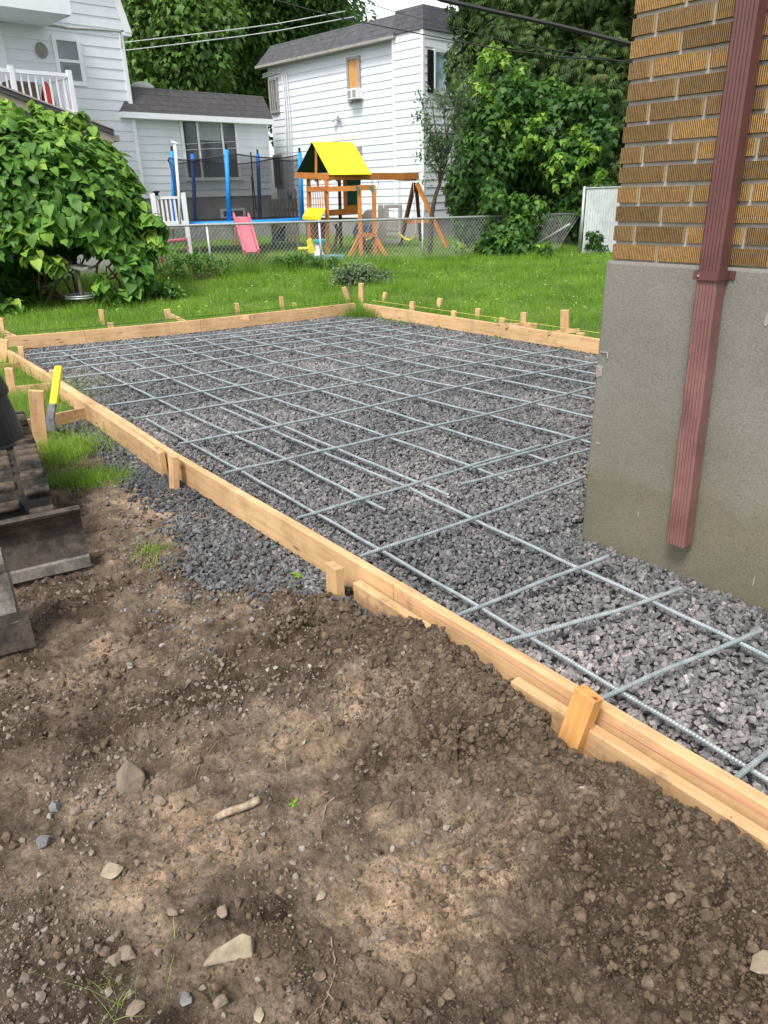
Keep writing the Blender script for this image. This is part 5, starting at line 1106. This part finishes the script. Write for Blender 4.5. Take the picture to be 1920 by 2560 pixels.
sap(P3(1190, 630, 21.4), P3(1185, 460, 21.6), cluster(1148, 1300, 430, 590, 21.4, 22.2, 26, .28, .48), 5200, .17, 'leafy low maple hanging over the chain link fence rail', shell=.8, tb=.22, hi=.15)
# low growth at the fence foot
sap(P3(1190, 635, 18.6), P3(1190, 600, 18.7), cluster(1185, 1330, 595, 632, 18.2, 19.2, 20, .14, .26)+cluster(1215, 1345, 450, 600, 18.6, 19.6, 16, .22, .38), 2800, .13, 'tangled saplings growing through the chain link fence', r0=.02, name='sapling', tb=.36, shell=.9)
sap(P3(1360, 640, 17.9), P3(1362, 615, 17.9), cluster(1340, 1370, 612, 634, 17.7, 18.1, 5, .07, .12), 140, .11, 'small leafy plant beside the foot of the diagonal pole', r0=.008, name='leafy_plant', cat='plant', grp='small plants at the fence foot', tb=.6)
sap(P3(1510, 640, 18.9), P3(1500, 590, 18.9), cluster(1460, 1520, 585, 635, 18.8, 19.1, 7, .08, .14), 160, .10, 'thin dark plant in front of the white slatted fence', r0=.008, name='leafy_plant', cat='plant', grp='small plants at the fence foot', tb=.15)
sap(P3(1150, 632, 18.5), P3(1150, 620, 18.5), cluster(1137, 1165, 617, 626, 18.4, 18.6, 5, .10, .14), 260, .09, 'rounded yellow green tuft behind the fence near the swing leg', r0=.01, name='leafy_plant', cat='plant', grp='small plants at the fence foot', tb=.95)
# sparse small tree in front of white house
stt = empty('small_tree', tuple(P3(1074, 660, 18.7)*[1, 1, 0]), 'slender airy tree with a bent trunk beside the swing frame', 'tree'); m = MB()
TP = [P3(x, y, 18.7) for x, y in ((1073, 665), (1076, 600), (1079, 540), (1088, 490), (1099, 462), (1102, 440))]; m.tube(TP, [.062, .058, .052, .046, .04, .034], 8); m.build('trunk', M_bark, stt, smooth=True)
m = MB(); tips = ((1048, 235), (1062, 300), (1085, 240), (1112, 215), (1150, 160), (1168, 190), (1130, 270), (1160, 250), (1080, 330), (1125, 310), (1070, 400), (1110, 360))
sb = []
for i, (x, y) in enumerate(tips):
    a = TP[-1] if i % 3 else TP[-2]; e = P3(x, y, 18.7+rng.uniform(-.5, .5)); limb(m, a, e, .028, .006, 7, .10, 5)
    for f in (.4, .55, .7, .85, 1.0):
        for q in range(2): sb.append((a+(e-a)*f+rng.normal(size=3)*.16, .20))
m.build('branch', M_bark, stt, smooth=True)
leaves('crown', M_greyleaf, stt, sb, 2500, .08, [oval], shell=1.0, tb=.4, upw=.4, rnd=1.2)
# shrubs and weeds on the lawn
def tuftplant(name, px, py, D, wpx, hpx, n, size, lab, mat, temps, tb=.5, cat='plant', grp=None):
    b = P3(px, py, D); t_ = empty(name, (b[0], b[1], LZ-.02), lab, cat, grp); bl2 = cluster(px-wpx, px+wpx, py-hpx*.7, py-2, D-.2, D+.3, 30, .08, .15)+cluster(px-wpx*.5, px+wpx*.5, py-hpx, py-hpx*.4, D-.15, D+.25, 12, .06, .12)
    m = MB()
    for c, r in bl2: limb(m, (b[0]+(c[0]-b[0])*.5, b[1]+.0, LZ-.02), c, .006, .003, 4, .1, 4)
    m.build('stem', M_stem, t_); leaves('foliage', mat, t_, bl2, n, size, temps, shell=1.0, tb=tb, upw=.8, rnd=1.0, droop=-.5); return t_
tuftplant('shrub', 900, 716, 13.2, 66, 58, 3000, .055, 'low grey green shrub on the lawn behind the far corner stakes', M_greyleaf, [oval], .75, 'shrub')
tuftplant('weed_patch', 480, 690, 15.2, 90, 55, 1500, .065, 'tall weeds along the fence below the pink slide', M_vine, [oval], .35, 'weeds')
tuftplant('weed_patch', 760, 668, 16.3, 80, 28, 1500, .06, 'dark weeds along the fence in front of the toys', M_vine, [oval], .15, 'weeds')
tuftplant('weed_patch', 400, 745, 12.6, 60, 35, 800, .075, 'leafy weeds at the foot of the vine mound', M_vine, [oval], .4, 'weeds')
m = MB(); m.tube([G(877, 752, .05), P3(876, 692, 11.6)], .012, 5); tag(m.build('metal_rod', M_bark), 'thin dark rod standing upright in the lawn by the far corner stakes', 'rod')
# grass -----------------------------------------------------------
bt_ = np.array([(-.5, 0, 0), (.5, 0, 0), (.32, 0, .5), (-.32, 0, .5), (.05, 0, 1.0)]); bf_ = np.array([(0, 1, 2), (0, 2, 3), (3, 2, 4)])
def grass(name, P, zb, h, wd, lab, tb=.45, tv=.15, lean=.35, parent=None, mat=None):
    n = len(P); a = rng.random(n)*6.283; Rm = yaw(a); ln = rng.normal(0, lean, (n, 2)); hh = h*rng.uniform(.5, 1.3, n)
    v = np.tile(bt_[None], (n, 1, 1)); v[:, :, 0] *= (wd*rng.uniform(.7, 1.3, n))[:, None]; v[:, :, 2] *= hh[:, None]
    v = np.einsum('nij,nkj->nki', Rm, v); q = (v[:, :, 2]/hh[:, None])**2; v[:, :, 0] += q*(ln[:, 0]*hh)[:, None]; v[:, :, 1] += q*(ln[:, 1]*hh)[:, None]
    v[:, :, 0] += P[:, 0:1]; v[:, :, 1] += P[:, 1:2]; v[:, :, 2] += np.asarray(zb).reshape(-1, 1)
    t = np.clip(tb+rng.normal(0, tv, n)+.35*fbm(P[:, 0]*.9, P[:, 1]*.9, 3)+.28*perlin(P[:, 0]*4, P[:, 1]*4), 0, 1)
    o = arrmesh(name, v.reshape(-1, 3), (bf_[None]+(np.arange(n)*5)[:, None, None]).reshape(-1, 3), mat or M_grass, parent, {'tint': np.repeat(t, 5)})
    return tag(o, lab, 'grass', kind='stuff') if parent is None else o
def lawnP(n, y0, y1):
    P = rand_in(lawnpoly, n); m = (P[:, 1] > y0) & (P[:, 1] < y1) & (np.abs(P[:, 0]) < P[:, 1]*.62+.6) & ~inpoly(P[:, 0], P[:, 1], slab) & ~inpoly(P[:, 0], P[:, 1], wallpoly) & ~inpoly(P[:, 0], P[:, 1], apron)
    return P[m]
def lz(P): return LZ-.045+.02*fbm(P[:, 0]*.5, P[:, 1]*.5, 3)
P = lawnP(560000, 4.5, 18.2); d = P[:, 1]; P = P[rng.random(len(P)) < np.clip(9.5/d, .55, 1)]
clump = np.clip(.95+1.3*fbm(P[:, 0]*1.3, P[:, 1]*1.3, 3)+.5*perlin(P[:, 0]*5, P[:, 1]*5), .4, 2.0)
grass('lawn_grass', P, lz(P), .10*clump, .0045*np.clip(P[:, 1]/8, .8, 2.0), 'bright green uncut lawn grass around the back of the formwork')
P = lawnP(420000, 18.2, 24); P2 = rand_in([(-12, 18), (10, 18), (12, 32), (-16, 32)], 90000); P = np.vstack([P, P2])
P = P[(P[:, 1] > f0[1]+(P[:, 0]-f0[0])*fd[1]/fd[0])]
grass('yard_grass', P, lz(P), .16, .012, 'longer grass of the neighbouring yard behind the fence', tb=.5)
# taller seeded strip along the fence
q = rng.uniform(-4, s_end, 16000); oo = rng.normal(0, .35, len(q)); P = np.array([FF_.pt(a, b, 0)[:2] for a, b in zip(q, oo)])
grass('tall_grass', P, lz(P), .30*np.clip(1.2-q/9, .4, 1.2), .007, 'tall seeding grass along the chain link fence', tb=.42, lean=.25)
P = lawnP(30000, 7, 18); f = fbm(P[:, 0]*.8+30, P[:, 1]*.8, 3)+.5*perlin(P[:, 0]*3, P[:, 1]*3); P = P[(f > .22)]; n = len(P); hh = rng.uniform(.02, .11, n); aa = rng.random(n)*6.283
o = scatter('lawn_weeds', [oval, heart], np.column_stack([P, lz(P)+hh]), frames(np.column_stack([rng.normal(0, .35, (n, 2)), np.ones(n)]), np.column_stack([np.cos(aa), np.sin(aa), rng.normal(.3, .3, n)])), rng.uniform(.03, .06, n), M_vine, tint=np.clip(rng.normal(.7, .15, n), 0, 1)); tag(o, 'broad leaved weeds and clover growing in the lawn', 'weeds', kind='stuff')
P = lawnP(700, 9, 18); n = len(P); o = scatter('clover_flowers', [hull(12, 1, 5)], np.column_stack([P, lz(P)+rng.uniform(.07, .14, n)]), rotm(n), rng.uniform(.012, .022, n), M_trimw, tint=np.full(n, .5)); tag(o, 'tiny white clover blossoms dotted over the lawn', 'flowers', kind='stuff')
# grass patches beside the machine and sprouts
def patch(name, px, py, sx, sy, n, h, lab, tb=.55, ang=0):
    c = G(px, py, 0); P = np.column_stack([c[0]+rng.normal(0, sx, n), c[1]+rng.normal(0, sy, n)]); z = dz(P[:, 0], P[:, 1])-.005
    z = np.where(P[:, 1] > 4.9, LZ-.04, np.maximum(z, -.05)); return grass(name, P, z, h, .0035, lab, tb=tb, lean=.55)
patch('grass_patch', 165, 1120, .16, .13, 1900, .085, 'bright grass patch left of the gravel apron', .66)
patch('grass_patch', 215, 1195, .13, .08, 1300, .075, 'trampled grass patch just in front of the brighter one', .5)
patch('grass_patch', 120, 1150, .12, .10, 500, .05, 'muddy thin grass beside the machine track', .4)
patch('grass_patch', 378, 1368, .05, .05, 160, .05, 'small green weed clump in the dirt beside the gravel apron', .5)
patch('grass_patch', 378, 1405, .03, .03, 40, .06, 'pale sprout of grass in the dirt below the weed clump', .85)
patch('grass_patch', 60, 1010, .25, .35, 2600, .06, 'yellowing grass between the kicker braces', .88)
P = np.vstack([rng.normal((-.22, 10.0), (.13, .10), (700, 2))]); grass('corner_weeds', P, np.full(len(P), -.01), .17, .005, 'green weeds growing inside the far corner of the formwork', tb=.3, lean=.5)
P = np.vstack([rng.normal((.35, 9.35), (.25, .15), (160, 2))]); grass('corner_weeds', P, np.full(len(P), -.01), .07, .005, 'sparse weeds under the back right board', tb=.3, lean=.5)
# ------------------------------------------------------------ EXCAVATOR (left edge)
EO = np.array([-1.33, 2.96]); eu = np.array([.883, .469]); ev = np.array([-.469, .883])
def E3(u, v, z): q = EO+eu*u+ev*v; return (q[0], q[1], z)
ex = empty('mini_excavator', (*(EO+eu*-.7+ev*.9), 0), 'muddy mini excavator with rubber track, dozer blade and bucket at the left edge', 'excavator')
def mud_mat(name, base, mud, f0_=.45, rough=.6):
    m, n, b = nodes(name); v = coords(n); f = noise(n, v, 7, 8, .65); r = ramp(n, f, [(f0_-.06, base), (f0_+.06, mud)]); f2 = noise(n, v, 60, 5, .7); r2 = ramp(n, f2, [(.3, (.65, .65, .65)), (.7, (1.2, 1.2, 1.2))])
    ml = N(n, 'ShaderNodeMixRGB', blend_type='MULTIPLY'); ml.inputs[0].default_value = 1; n.links.new(r.outputs[0], ml.inputs[1]); n.links.new(r2.outputs[0], ml.inputs[2]); n.links.new(ml.outputs[0], b.inputs['Base Color']); b.inputs['Roughness'].default_value = rough
    b.inputs['Specular IOR Level'].default_value = .3; bump(n, b, f2, .6, .003); bump(n, b, f, .4, .01); return m
M_lug = mud_mat('muddy_lugs', (.022, .021, .020), (.115, .088, .066), .47, .95); M_track = mud_mat('muddy_rubber', (.014, .014, .014), (.045, .036, .028), .5, .95); M_blade = mud_mat('worn_blade_steel', (.036, .030, .027), (.085, .068, .055), .50, .6); M_bucket = mud_mat('worn_bucket_steel', (.11, .10, .092), (.20, .18, .16), .5, .45)
M_exor = mud_mat('orange_machine_paint', (.60, .16, .03), (.3, .16, .08), .62, .5)
def extr(prof, u0, u1):
    m = MB(); k = len(prof); n = 10
    for i in range(n+1):
        u = u0+(u1-u0)*i/n
        for a, b in prof: m.v.append(E3(u, a+random.uniform(-.001, .001), b+random.uniform(-.001, .001)))
    for i in range(n):
        for j in range(k): m.f.append((i*k+j, i*k+(j+1) % k, (i+1)*k+(j+1) % k, (i+1)*k+j))
    m.f.append(tuple(range(k))); m.f.append(tuple(n*k+j for j in range(k))[::-1]); return m
blf = [(-.006, .035), (.006, .075), (.02, .11), (.032, .15), (.034, .19), (.026, .225), (.008, .25), (-.008, .262), (-.014, .276), (-.004, .288), (.012, .286)]
blade = extr(blf+[(.030, .265), (.046, .23), (.052, .19), (.05, .15), (.038, .11), (.010, .035)], -1.35, 0).build('dozer_blade', M_blade, ex)
extr([(-.022, .0), (-.012, .004), (.010, .050), (-.004, .052), (-.012, .045)], -1.352, -.001).build('cutting_edge', M_bucket, blade)
def track(u0, u1):
    cv, rr_ = (.44, 1.55), .155; zc = .165; path = []
    for t in np.linspace(-math.pi/2, math.pi/2, 15)[::-1]: path.append((cv[0]-rr_*math.cos(t), zc+rr_*math.sin(t)))
    for q in np.linspace(cv[0], cv[1], 22)[1:-1]: path.append((q, zc-rr_))
    for t in np.linspace(-math.pi/2, math.pi/2, 15): path.append((cv[1]+rr_*math.cos(t), zc+rr_*math.sin(t)))
    for q in np.linspace(cv[1], cv[0], 22)[1:-1]: path.append((q, zc+rr_+.012*math.sin((q-cv[0])/(cv[1]-cv[0])*math.pi)))
    n = len(path); m = MB(); P = np.array(path); c = np.array([(cv[0]+cv[1])/2, zc])
    T = np.roll(P, -1, 0)-np.roll(P, 1, 0); T /= np.linalg.norm(T, axis=1)[:, None]; Nn = np.stack([T[:, 1], -T[:, 0]], 1); Nn *= np.sign(np.sum(Nn*(P-c), 1))[:, None]
    for i in range(n):
        a, b = P[i], P[(i+1) % n]; na, nb = Nn[i], Nn[(i+1) % n]
        m.hexa([E3(u0, *a), E3(u1, *a), E3(u1, *b), E3(u0, *b), E3(u0, *(a+na*.02)), E3(u1, *(a+na*.02)), E3(u1, *(b+nb*.02)), E3(u0, *(b+nb*.02))])
    o = m.build('rubber_track', M_track, ex)
    per = np.concatenate([[0], np.cumsum(np.linalg.norm(np.diff(np.vstack([P, P[:1]]), axis=0), axis=1))]); L = per[-1]; m = MB(); um = (u0+u1)/2
    for i in range(int(L/.088)):
        for sd2, (a0, a1) in enumerate(((u0-.004, um-.012), (um+.012, u1+.004))):
            s_ = (i+.5*sd2)*.088 % L; k = np.searchsorted(per, s_)-1; k = max(k, 0); f = (s_-per[k])/(per[k+1]-per[k]); p = P[k % n]*(1-f)+P[(k+1) % n]*f; nn_ = Nn[k % n]*(1-f)+Nn[(k+1) % n]*f; nn_ /= np.linalg.norm(nn_); tt = np.array([nn_[1], -nn_[0]])
            h_ = .048+random.uniform(-.006, .004); q0, q1 = p-tt*.029, p+tt*.029; r0_, r1_ = p-tt*.019+nn_*h_, p+tt*.019+nn_*h_; q0 = q0+nn_*.012; q1 = q1+nn_*.012
            m.hexa([E3(a0, *q0), E3(a1, *q0), E3(a1, *q1), E3(a0, *q1), E3(a0+.004, *r0_), E3(a1-.004, *r0_), E3(a1-.004, *r1_), E3(a0+.004, *r1_)])
    m.build('track_lugs', M_lug, o, bevel=.010)
    m = MB(); 
    for v_ in (cv[0], cv[1]): m.tube([E3(u0+.03, v_, zc), E3(u1-.03, v_, zc)], .13, 18)
    for v_ in np.linspace(.65, 1.35, 4): m.tube([E3(u0+.03, v_, .075), E3(u1-.03, v_, .075)], .05, 12)
    m.build('rollers', M_dark, o, smooth=False)
track(-.33, -.09); track(-1.27, -1.03)
m = MB(); m.hexa([E3(-1.03, .3, .08), E3(-.33, .3, .08), E3(-.33, 1.5, .08), E3(-1.03, 1.5, .08), E3(-1.03, .3, .26), E3(-.33, .3, .26), E3(-.33, 1.5, .26), E3(-1.03, 1.5, .26)]); m.build('undercarriage', M_blade, ex)
c_ = P3(-62, 1140, 4.25); m = MB(); m.lathe((c_[0], c_[1], 0), [(.20, .30), (.255, .305), (.268, .33), (.262, .37), (.255, .375), (.235, .50), (.215, .600), (.228, .606), (.228, .632), (.205, .70), (.165, .80), (.12, .95)], 40); m.build('black_cover', mud_mat('scuffed_black_cover', (.012, .013, .015), (.028, .03, .033), .6, .4), ex, smooth=False, bevel=.004)
m = MB(); m.hexa([E3(-1.3, .8, .40), E3(-.75, .8, .40), E3(-.75, 1.9, .40), E3(-1.3, 1.9, .40), E3(-1.3, .85, 1.0), E3(-.8, .85, 1.0), E3(-.8, 1.85, 1.0), E3(-1.3, 1.85, 1.0)]); m.build('body', M_exor, ex, bevel=.05)
# bucket in front of the blade
BO = G(90, 1612, 0)[:2]
def B3(u, v, z): q = BO+eu*u+ev*v; return (q[0], q[1], z)
def extrB(prof, u0, u1):
    global E3
    sv_ = E3; E3 = B3; m = extr(prof, u0, u1); E3 = sv_; return m
bk = extrB([(.006, .11), (.03, .16), (.045, .22), (.045, .29), (.03, .335), (.035, .37), (.055, .385), (.09, .37), (.20, .28), (.20, .27), (.09, .355), (.06, .36), (.055, .34), (.07, .29), (.068, .22), (.055, .15), (.03, .10)], -.95, -.035).build('bucket', M_bucket, ex)
extrB([(-.010, .0), (.006, .0), (.030, .135), (.012, .145)], -.95, 0).build('lip_plate', M_blade, bk)
m = MB(); m.prism([B3(-.045, .02, .02), B3(-.045, .045, .30), B3(-.045, .10, .37), B3(-.045, .22, .28), B3(-.045, .30, .12), B3(-.045, .20, .0)], np.array([*(eu*.012), 0])); m.build('side_plate', M_bucket, bk)
m = MB(); m.bar(B3(-.6, .12, .34), E3(-.72, .35, .85), .10, .14); m.bar(E3(-.72, .3, .82), E3(-.95, 1.1, .8), .12, .16); m.build('arm', M_exor, ex, bevel=.02)
# yellow handled tool
tl = empty('hand_tool', tuple(P3(128, 1040, 5.4)*[1, 1, 0]), 'yellow handled digging tool with a grey steel head leaning on a stake', 'tool')
h0, h1_ = P3(133, 1012, 5.36), P3(147, 917, 5.6); m = MB(); m.bar(h0, h1_, .050, .032); m.build('handle', M_yellow, tl, bevel=.008)
m = MB(); q = P3(124, 1040, 5.33); m.hexa([q+[-.03, -.01, -.02], q+[.025, -.01, -.02], q+[.025, .02, -.02], q+[-.03, .02, -.02], h0+[-.024, -.016, .01], h0+[.024, -.016, .01], h0+[.024, .016, .01], h0+[-.024, .016, .01]]); m.hexa([q+[-.036, -.02, -.10], q+[.030, -.02, -.10], q+[.030, .0, -.10], q+[-.036, .0, -.10], q+[-.034, -.01, -.015], q+[.028, -.01, -.015], q+[.028, .01, -.015], q+[-.034, .01, -.015]]); m.build('steel_head', pm('tool_steel', (.20, .21, .22), (.1, .1, .11), rough=.5, scale=30), tl, bevel=.004)

# ------------------------------------------------------------ DIRT DETAILS
def dirtpts(n, y0=.75, y1=4.6, bias=None):
    y = y0*np.exp(rng.random(n)*math.log(y1/y0)); x = rng.uniform(-1, 1, n)*(y*.62+.25); out = (x-A[3][0])*AN[0]+(y-A[3][1])*AN[1]
    m = (out > .05) & ~inpoly(x, y, apron); return np.column_stack([x, y])[m], out[m]
P, out = dirtpts(110000); f = fbm(P[:, 0]*2.3+1, P[:, 1]*2.3, 3); lf = np.clip(.55-(P[:, 0]+.1)*.9, .18, 1); keep = rng.random(len(P)) < np.clip((f+.35)*lf, .03, 1); P = P[keep]
s_ = .0035*np.exp(rng.exponential(.55, len(P))); s_ = np.clip(s_*np.clip(P[:, 1]/1.4, .8, 1.6), .003, .026)
z_ = dz(P[:, 0], P[:, 1]); o = scatter('pebbles', stones, np.column_stack([P, z_+s_*.12]), rotm(len(P)), s_, M_pebble, tint=np.clip(rng.normal(.42, .24, len(P)), 0, 1)); tag(o, 'small pebbles and stone chips pressed into the bare dirt', 'pebbles', kind='stuff')
P, out = dirtpts(120000, y1=3.6); f = np.clip(fbm(P[:, 0]*1.6+3, P[:, 1]*1.6, 3)*1.6+.25, 0, 1); nr_ = np.clip(1.3-out/.5, 0, 1); keep = rng.random(len(P)) < np.clip(nr_*.8+f*.55, .07, 1); P = P[keep]; nr_ = nr_[keep]
s_ = np.clip(.0042*np.exp(rng.exponential(.48, len(P)))*(1+.5*nr_)*np.clip(P[:, 1]/1.5, .7, 1.3), .003, .034)
clods = [hull(22, 1.15, 100+s) for s in range(10)]
z_ = dz(P[:, 0], P[:, 1]); o = scatter('clods', clods, np.column_stack([P, z_+s_*.1]), rotm(len(P)), s_, M_clod, tint=np.clip(rng.normal(.5-.15*nr_, .2), 0, 1)); tag(o, 'crumbly soil clods scattered on the dirt and heaped against the board', 'soil', kind='stuff')
# gravel stones strayed onto the dirt and on the boards
gpx = [(rng.normal(520, 130), rng.normal(1560, 45)) for _ in range(70)]+[(rng.normal(345, 50), rng.normal(1270, 70)) for _ in range(110)]+[(rng.normal(390, 60), rng.normal(1470, 40)) for _ in range(70)]
P = np.array([G(x, y)[:2] for x, y in gpx]); z_ = dz(P[:, 0], P[:, 1]); s_ = rng.uniform(.012, .026, len(P)); o = scatter('stray_gravel', stones, np.column_stack([P, z_+s_*.2]), rotm(len(P)), s_, M_gravel, tint=np.clip(rng.normal(.45, .2, len(P)), 0, 1)); tag(o, 'stray gravel stones around the edge of the gravel apron', 'gravel', kind='stuff')
for k, (px, py, wpx, fl, sd2, mt, lab) in enumerate(((324, 1950, 78, 1.25, 3, M_rock, 'largest tan angular rock standing in the dirt, left of the stick'), (570, 2375, 105, .45, 8, M_rockp, 'pale wedge shaped rock, the longest one near the photo bottom'), (281, 2176, 50, .4, 5, M_rockp, 'flat pale stone straight below the largest tan rock'),
    (315, 2370, 42, .7, 12, M_rock, 'rounded brown stone left of the pale wedge rock'), (284, 2385, 28, .8, 13, M_rock, 'smaller brown stone touching the rounded brown one'), (434, 2286, 32, .7, 14, M_rock, 'tan stone between the flat pale stone and the wedge rock'),
    (399, 1991, 34, .7, 15, M_rock, 'round tan stone just right of the largest rock'), (839, 1936, 28, .8, 16, M_rock, 'lone small stone right of the green seedling'), (139, 2014, 30, .8, 17, None, 'grey angular stone, upper one at the far left'),
    (107, 2107, 34, .6, 18, None, 'dark grey blocky stone, lower one at the far left'), (463, 2494, 34, .3, 19, None, 'flat bluish stone below the pale wedge rock'), (648, 2538, 32, .25, 20, M_rockp, 'flat pale chip at the bottom edge of the photo'),
    (555, 2280, 34, .7, 21, M_rock, 'reddish brown stone above the pale wedge rock'), (336, 2512, 40, .6, 22, M_rock, 'tan stone beside the grass stems at the photo bottom'), (553, 2506, 34, .7, 23, M_rock, 'lumpy stone right of the flat bluish stone'),
    (801, 2228, 28, .5, 24, M_rockp, 'pale stone alone in the light dirt patch, lower centre'), (1905, 2440, 70, .5, 25, M_rockp, 'flat cream stone at the lower right edge'), (188, 2020, 28, .6, 26, M_rock, 'small tan stone beside the upper grey stone'), (1660, 1870, 30, .6, 27, M_rock, 'single stone on the heap next to the low outer plank'))):
    p = G(px, py, -.01); D = math.hypot(p[0], p[1]); sz = wpx/FPX*math.sqrt(D*D+CAM_H**2)*1.1; V, F = hull(24, fl*1.15, 300+sd2); m = MB(); z0 = float(dz(p[0], p[1])[0])
    a = rng.random()*6; ca, sa = math.cos(a), math.sin(a)
    if px == 570: V = np.array([(-.55, -.12, -.12), (.40, -.22, -.2), (.52, .1, -.2), (.1, .3, -.2), (.30, .0, .26), (.44, -.08, .2), (-.3, .05, -.02)]); F = np.array([(0, 1, 5), (0, 5, 4), (0, 4, 6), (6, 4, 3), (3, 4, 2), (2, 4, 5), (2, 5, 1), (0, 6, 3), (0, 3, 2), (0, 2, 1)]); ca, sa = .94, .34
    m.add([(p[0]+(x*ca-y*sa)*sz, p[1]+(x*sa+y*ca)*sz, z0+(z+.22)*sz) for x, y, z in V], F.tolist()); tag(m.build('rock', mt or M_grock, bevel=.004), lab, 'rock', 'stones lying in the bare dirt')

# stick, roots, seedling, straw
def onG(x, y, h=.0): p = G(x, y, -.01); return np.array([p[0], p[1], float(dz(p[0], p[1])[0])+h])
m = MB(); a, b = onG(541, 2040, .016), onG(650, 2004, .020); m.tube([a+(b-a)*t+[0, 0, .003*math.sin(t*7)] for t in np.linspace(0, 1, 9)], [.009, .0098, .0105, .010, .0105, .010, .0105, .011, .0095], 8); tag(m.build('stick', pm('peeled_stick', (.46, .37, .26), (.17, .12, .08), rough=.8, scale=45), smooth=True), 'short thick peeled stick lying on the dirt', 'stick')
M_root = pm('dry_root', (.36, .26, .17), (.22, .15, .10), rough=.9, scale=30)
for pts, r_, lab in (([(826, 2322), (834, 2370), (838, 2410), (826, 2450), (812, 2490), (800, 2530)], .0020, 'longest pale root running down to the photo bottom'), ([(812, 2490), (795, 2515), (770, 2545)], .0014, 'left branch of thin root at the photo bottom'), ([(818, 2470), (850, 2520), (862, 2556)], .0014, 'right branch of thin root at the photo bottom'),
    ([(580, 1815), (545, 1850), (500, 1910), (485, 1935)], .0012, 'thin curved root left of the seedling, higher up'), ([(708, 1875), (714, 1910), (716, 1950), (706, 1968)], .0013, 'short upright looking root above the seedling'), ([(833, 1985), (812, 2010), (806, 2040)], .0025, 'bent brown twig right of the seedling'),
    ([(1290, 1780), (1310, 1802), (1325, 1803)], .0014, 'pale straw on the heaped soil left of the leaning stake'), ([(1283, 1815), (1297, 1830)], .0012, 'tiny straw just below the other straw on the heap'), ([(860, 1560), (900, 1543), (920, 1542), (910, 1565), (885, 1560)], .0014, 'looped dry root at the end of the splintered plank'), ([(855, 1700), (872, 1740), (872, 1755)], .0012, 'thin root on the dirt in the middle of the photo')):
    m = MB(); P = [onG(x, y, .006) for x, y in pts]; Q = []
    for i in range(len(P)-1):
        for t in (0, .33, .66): Q.append(P[i]+(P[i+1]-P[i])*t+rng.normal(size=3)*.0012)
    Q.append(P[-1]); m.tube(Q, [r_*(1-.5*i/len(Q)) for i in range(len(Q))], 5); tag(m.build('root', M_root), lab, 'root', 'roots and straws on the dirt')
sd_ = onG(732, 1992, .012); leaves_o = scatter('seedling', [oval], np.tile(sd_, (7, 1)), frames(np.array([[0, 0, 1.]]*7)+rng.normal(size=(7, 3))*.3, np.column_stack([np.cos(np.arange(7)*.9), np.sin(np.arange(7)*.9), np.full(7, .25)])), rng.uniform(.012, .024, 7), M_vine, tint=np.full(7, .85), loc=sd_); tag(leaves_o, 'tiny bright green seedling alone in the dirt', 'seedling')
for px, py, n, lab in ((270, 2450, 10, 'pale grass stems lying on the dirt above the tan stone'), (300, 2505, 16, 'drooping grass tuft at the lower left of the photo'), (430, 2350, 6, 'few dry grass blades left of the wedge rock')):
    c = onG(px, py); P = np.column_stack([rng.normal(c[0], .012, n), rng.normal(c[1], .015, n)]); o = grass('grass_tuft', P, dz(P[:, 0], P[:, 1]), .055, .0018, lab, tb=.9, lean=1.1)
lf_ = onG(735, 1452, .02); o = scatter('fallen_leaf', [star], np.array([lf_, lf_+[.012, .01, .004]]), frames(np.array([[0, -.2, 1.], [.2, .1, 1]]), np.array([[1, .2, .1], [-1, .3, .1]])), np.array([.05, .035]), M_vine, tint=np.array([.8, .9]), loc=lf_); tag(o, 'small green leaf lying on the gravel apron near the short stake', 'leaf')
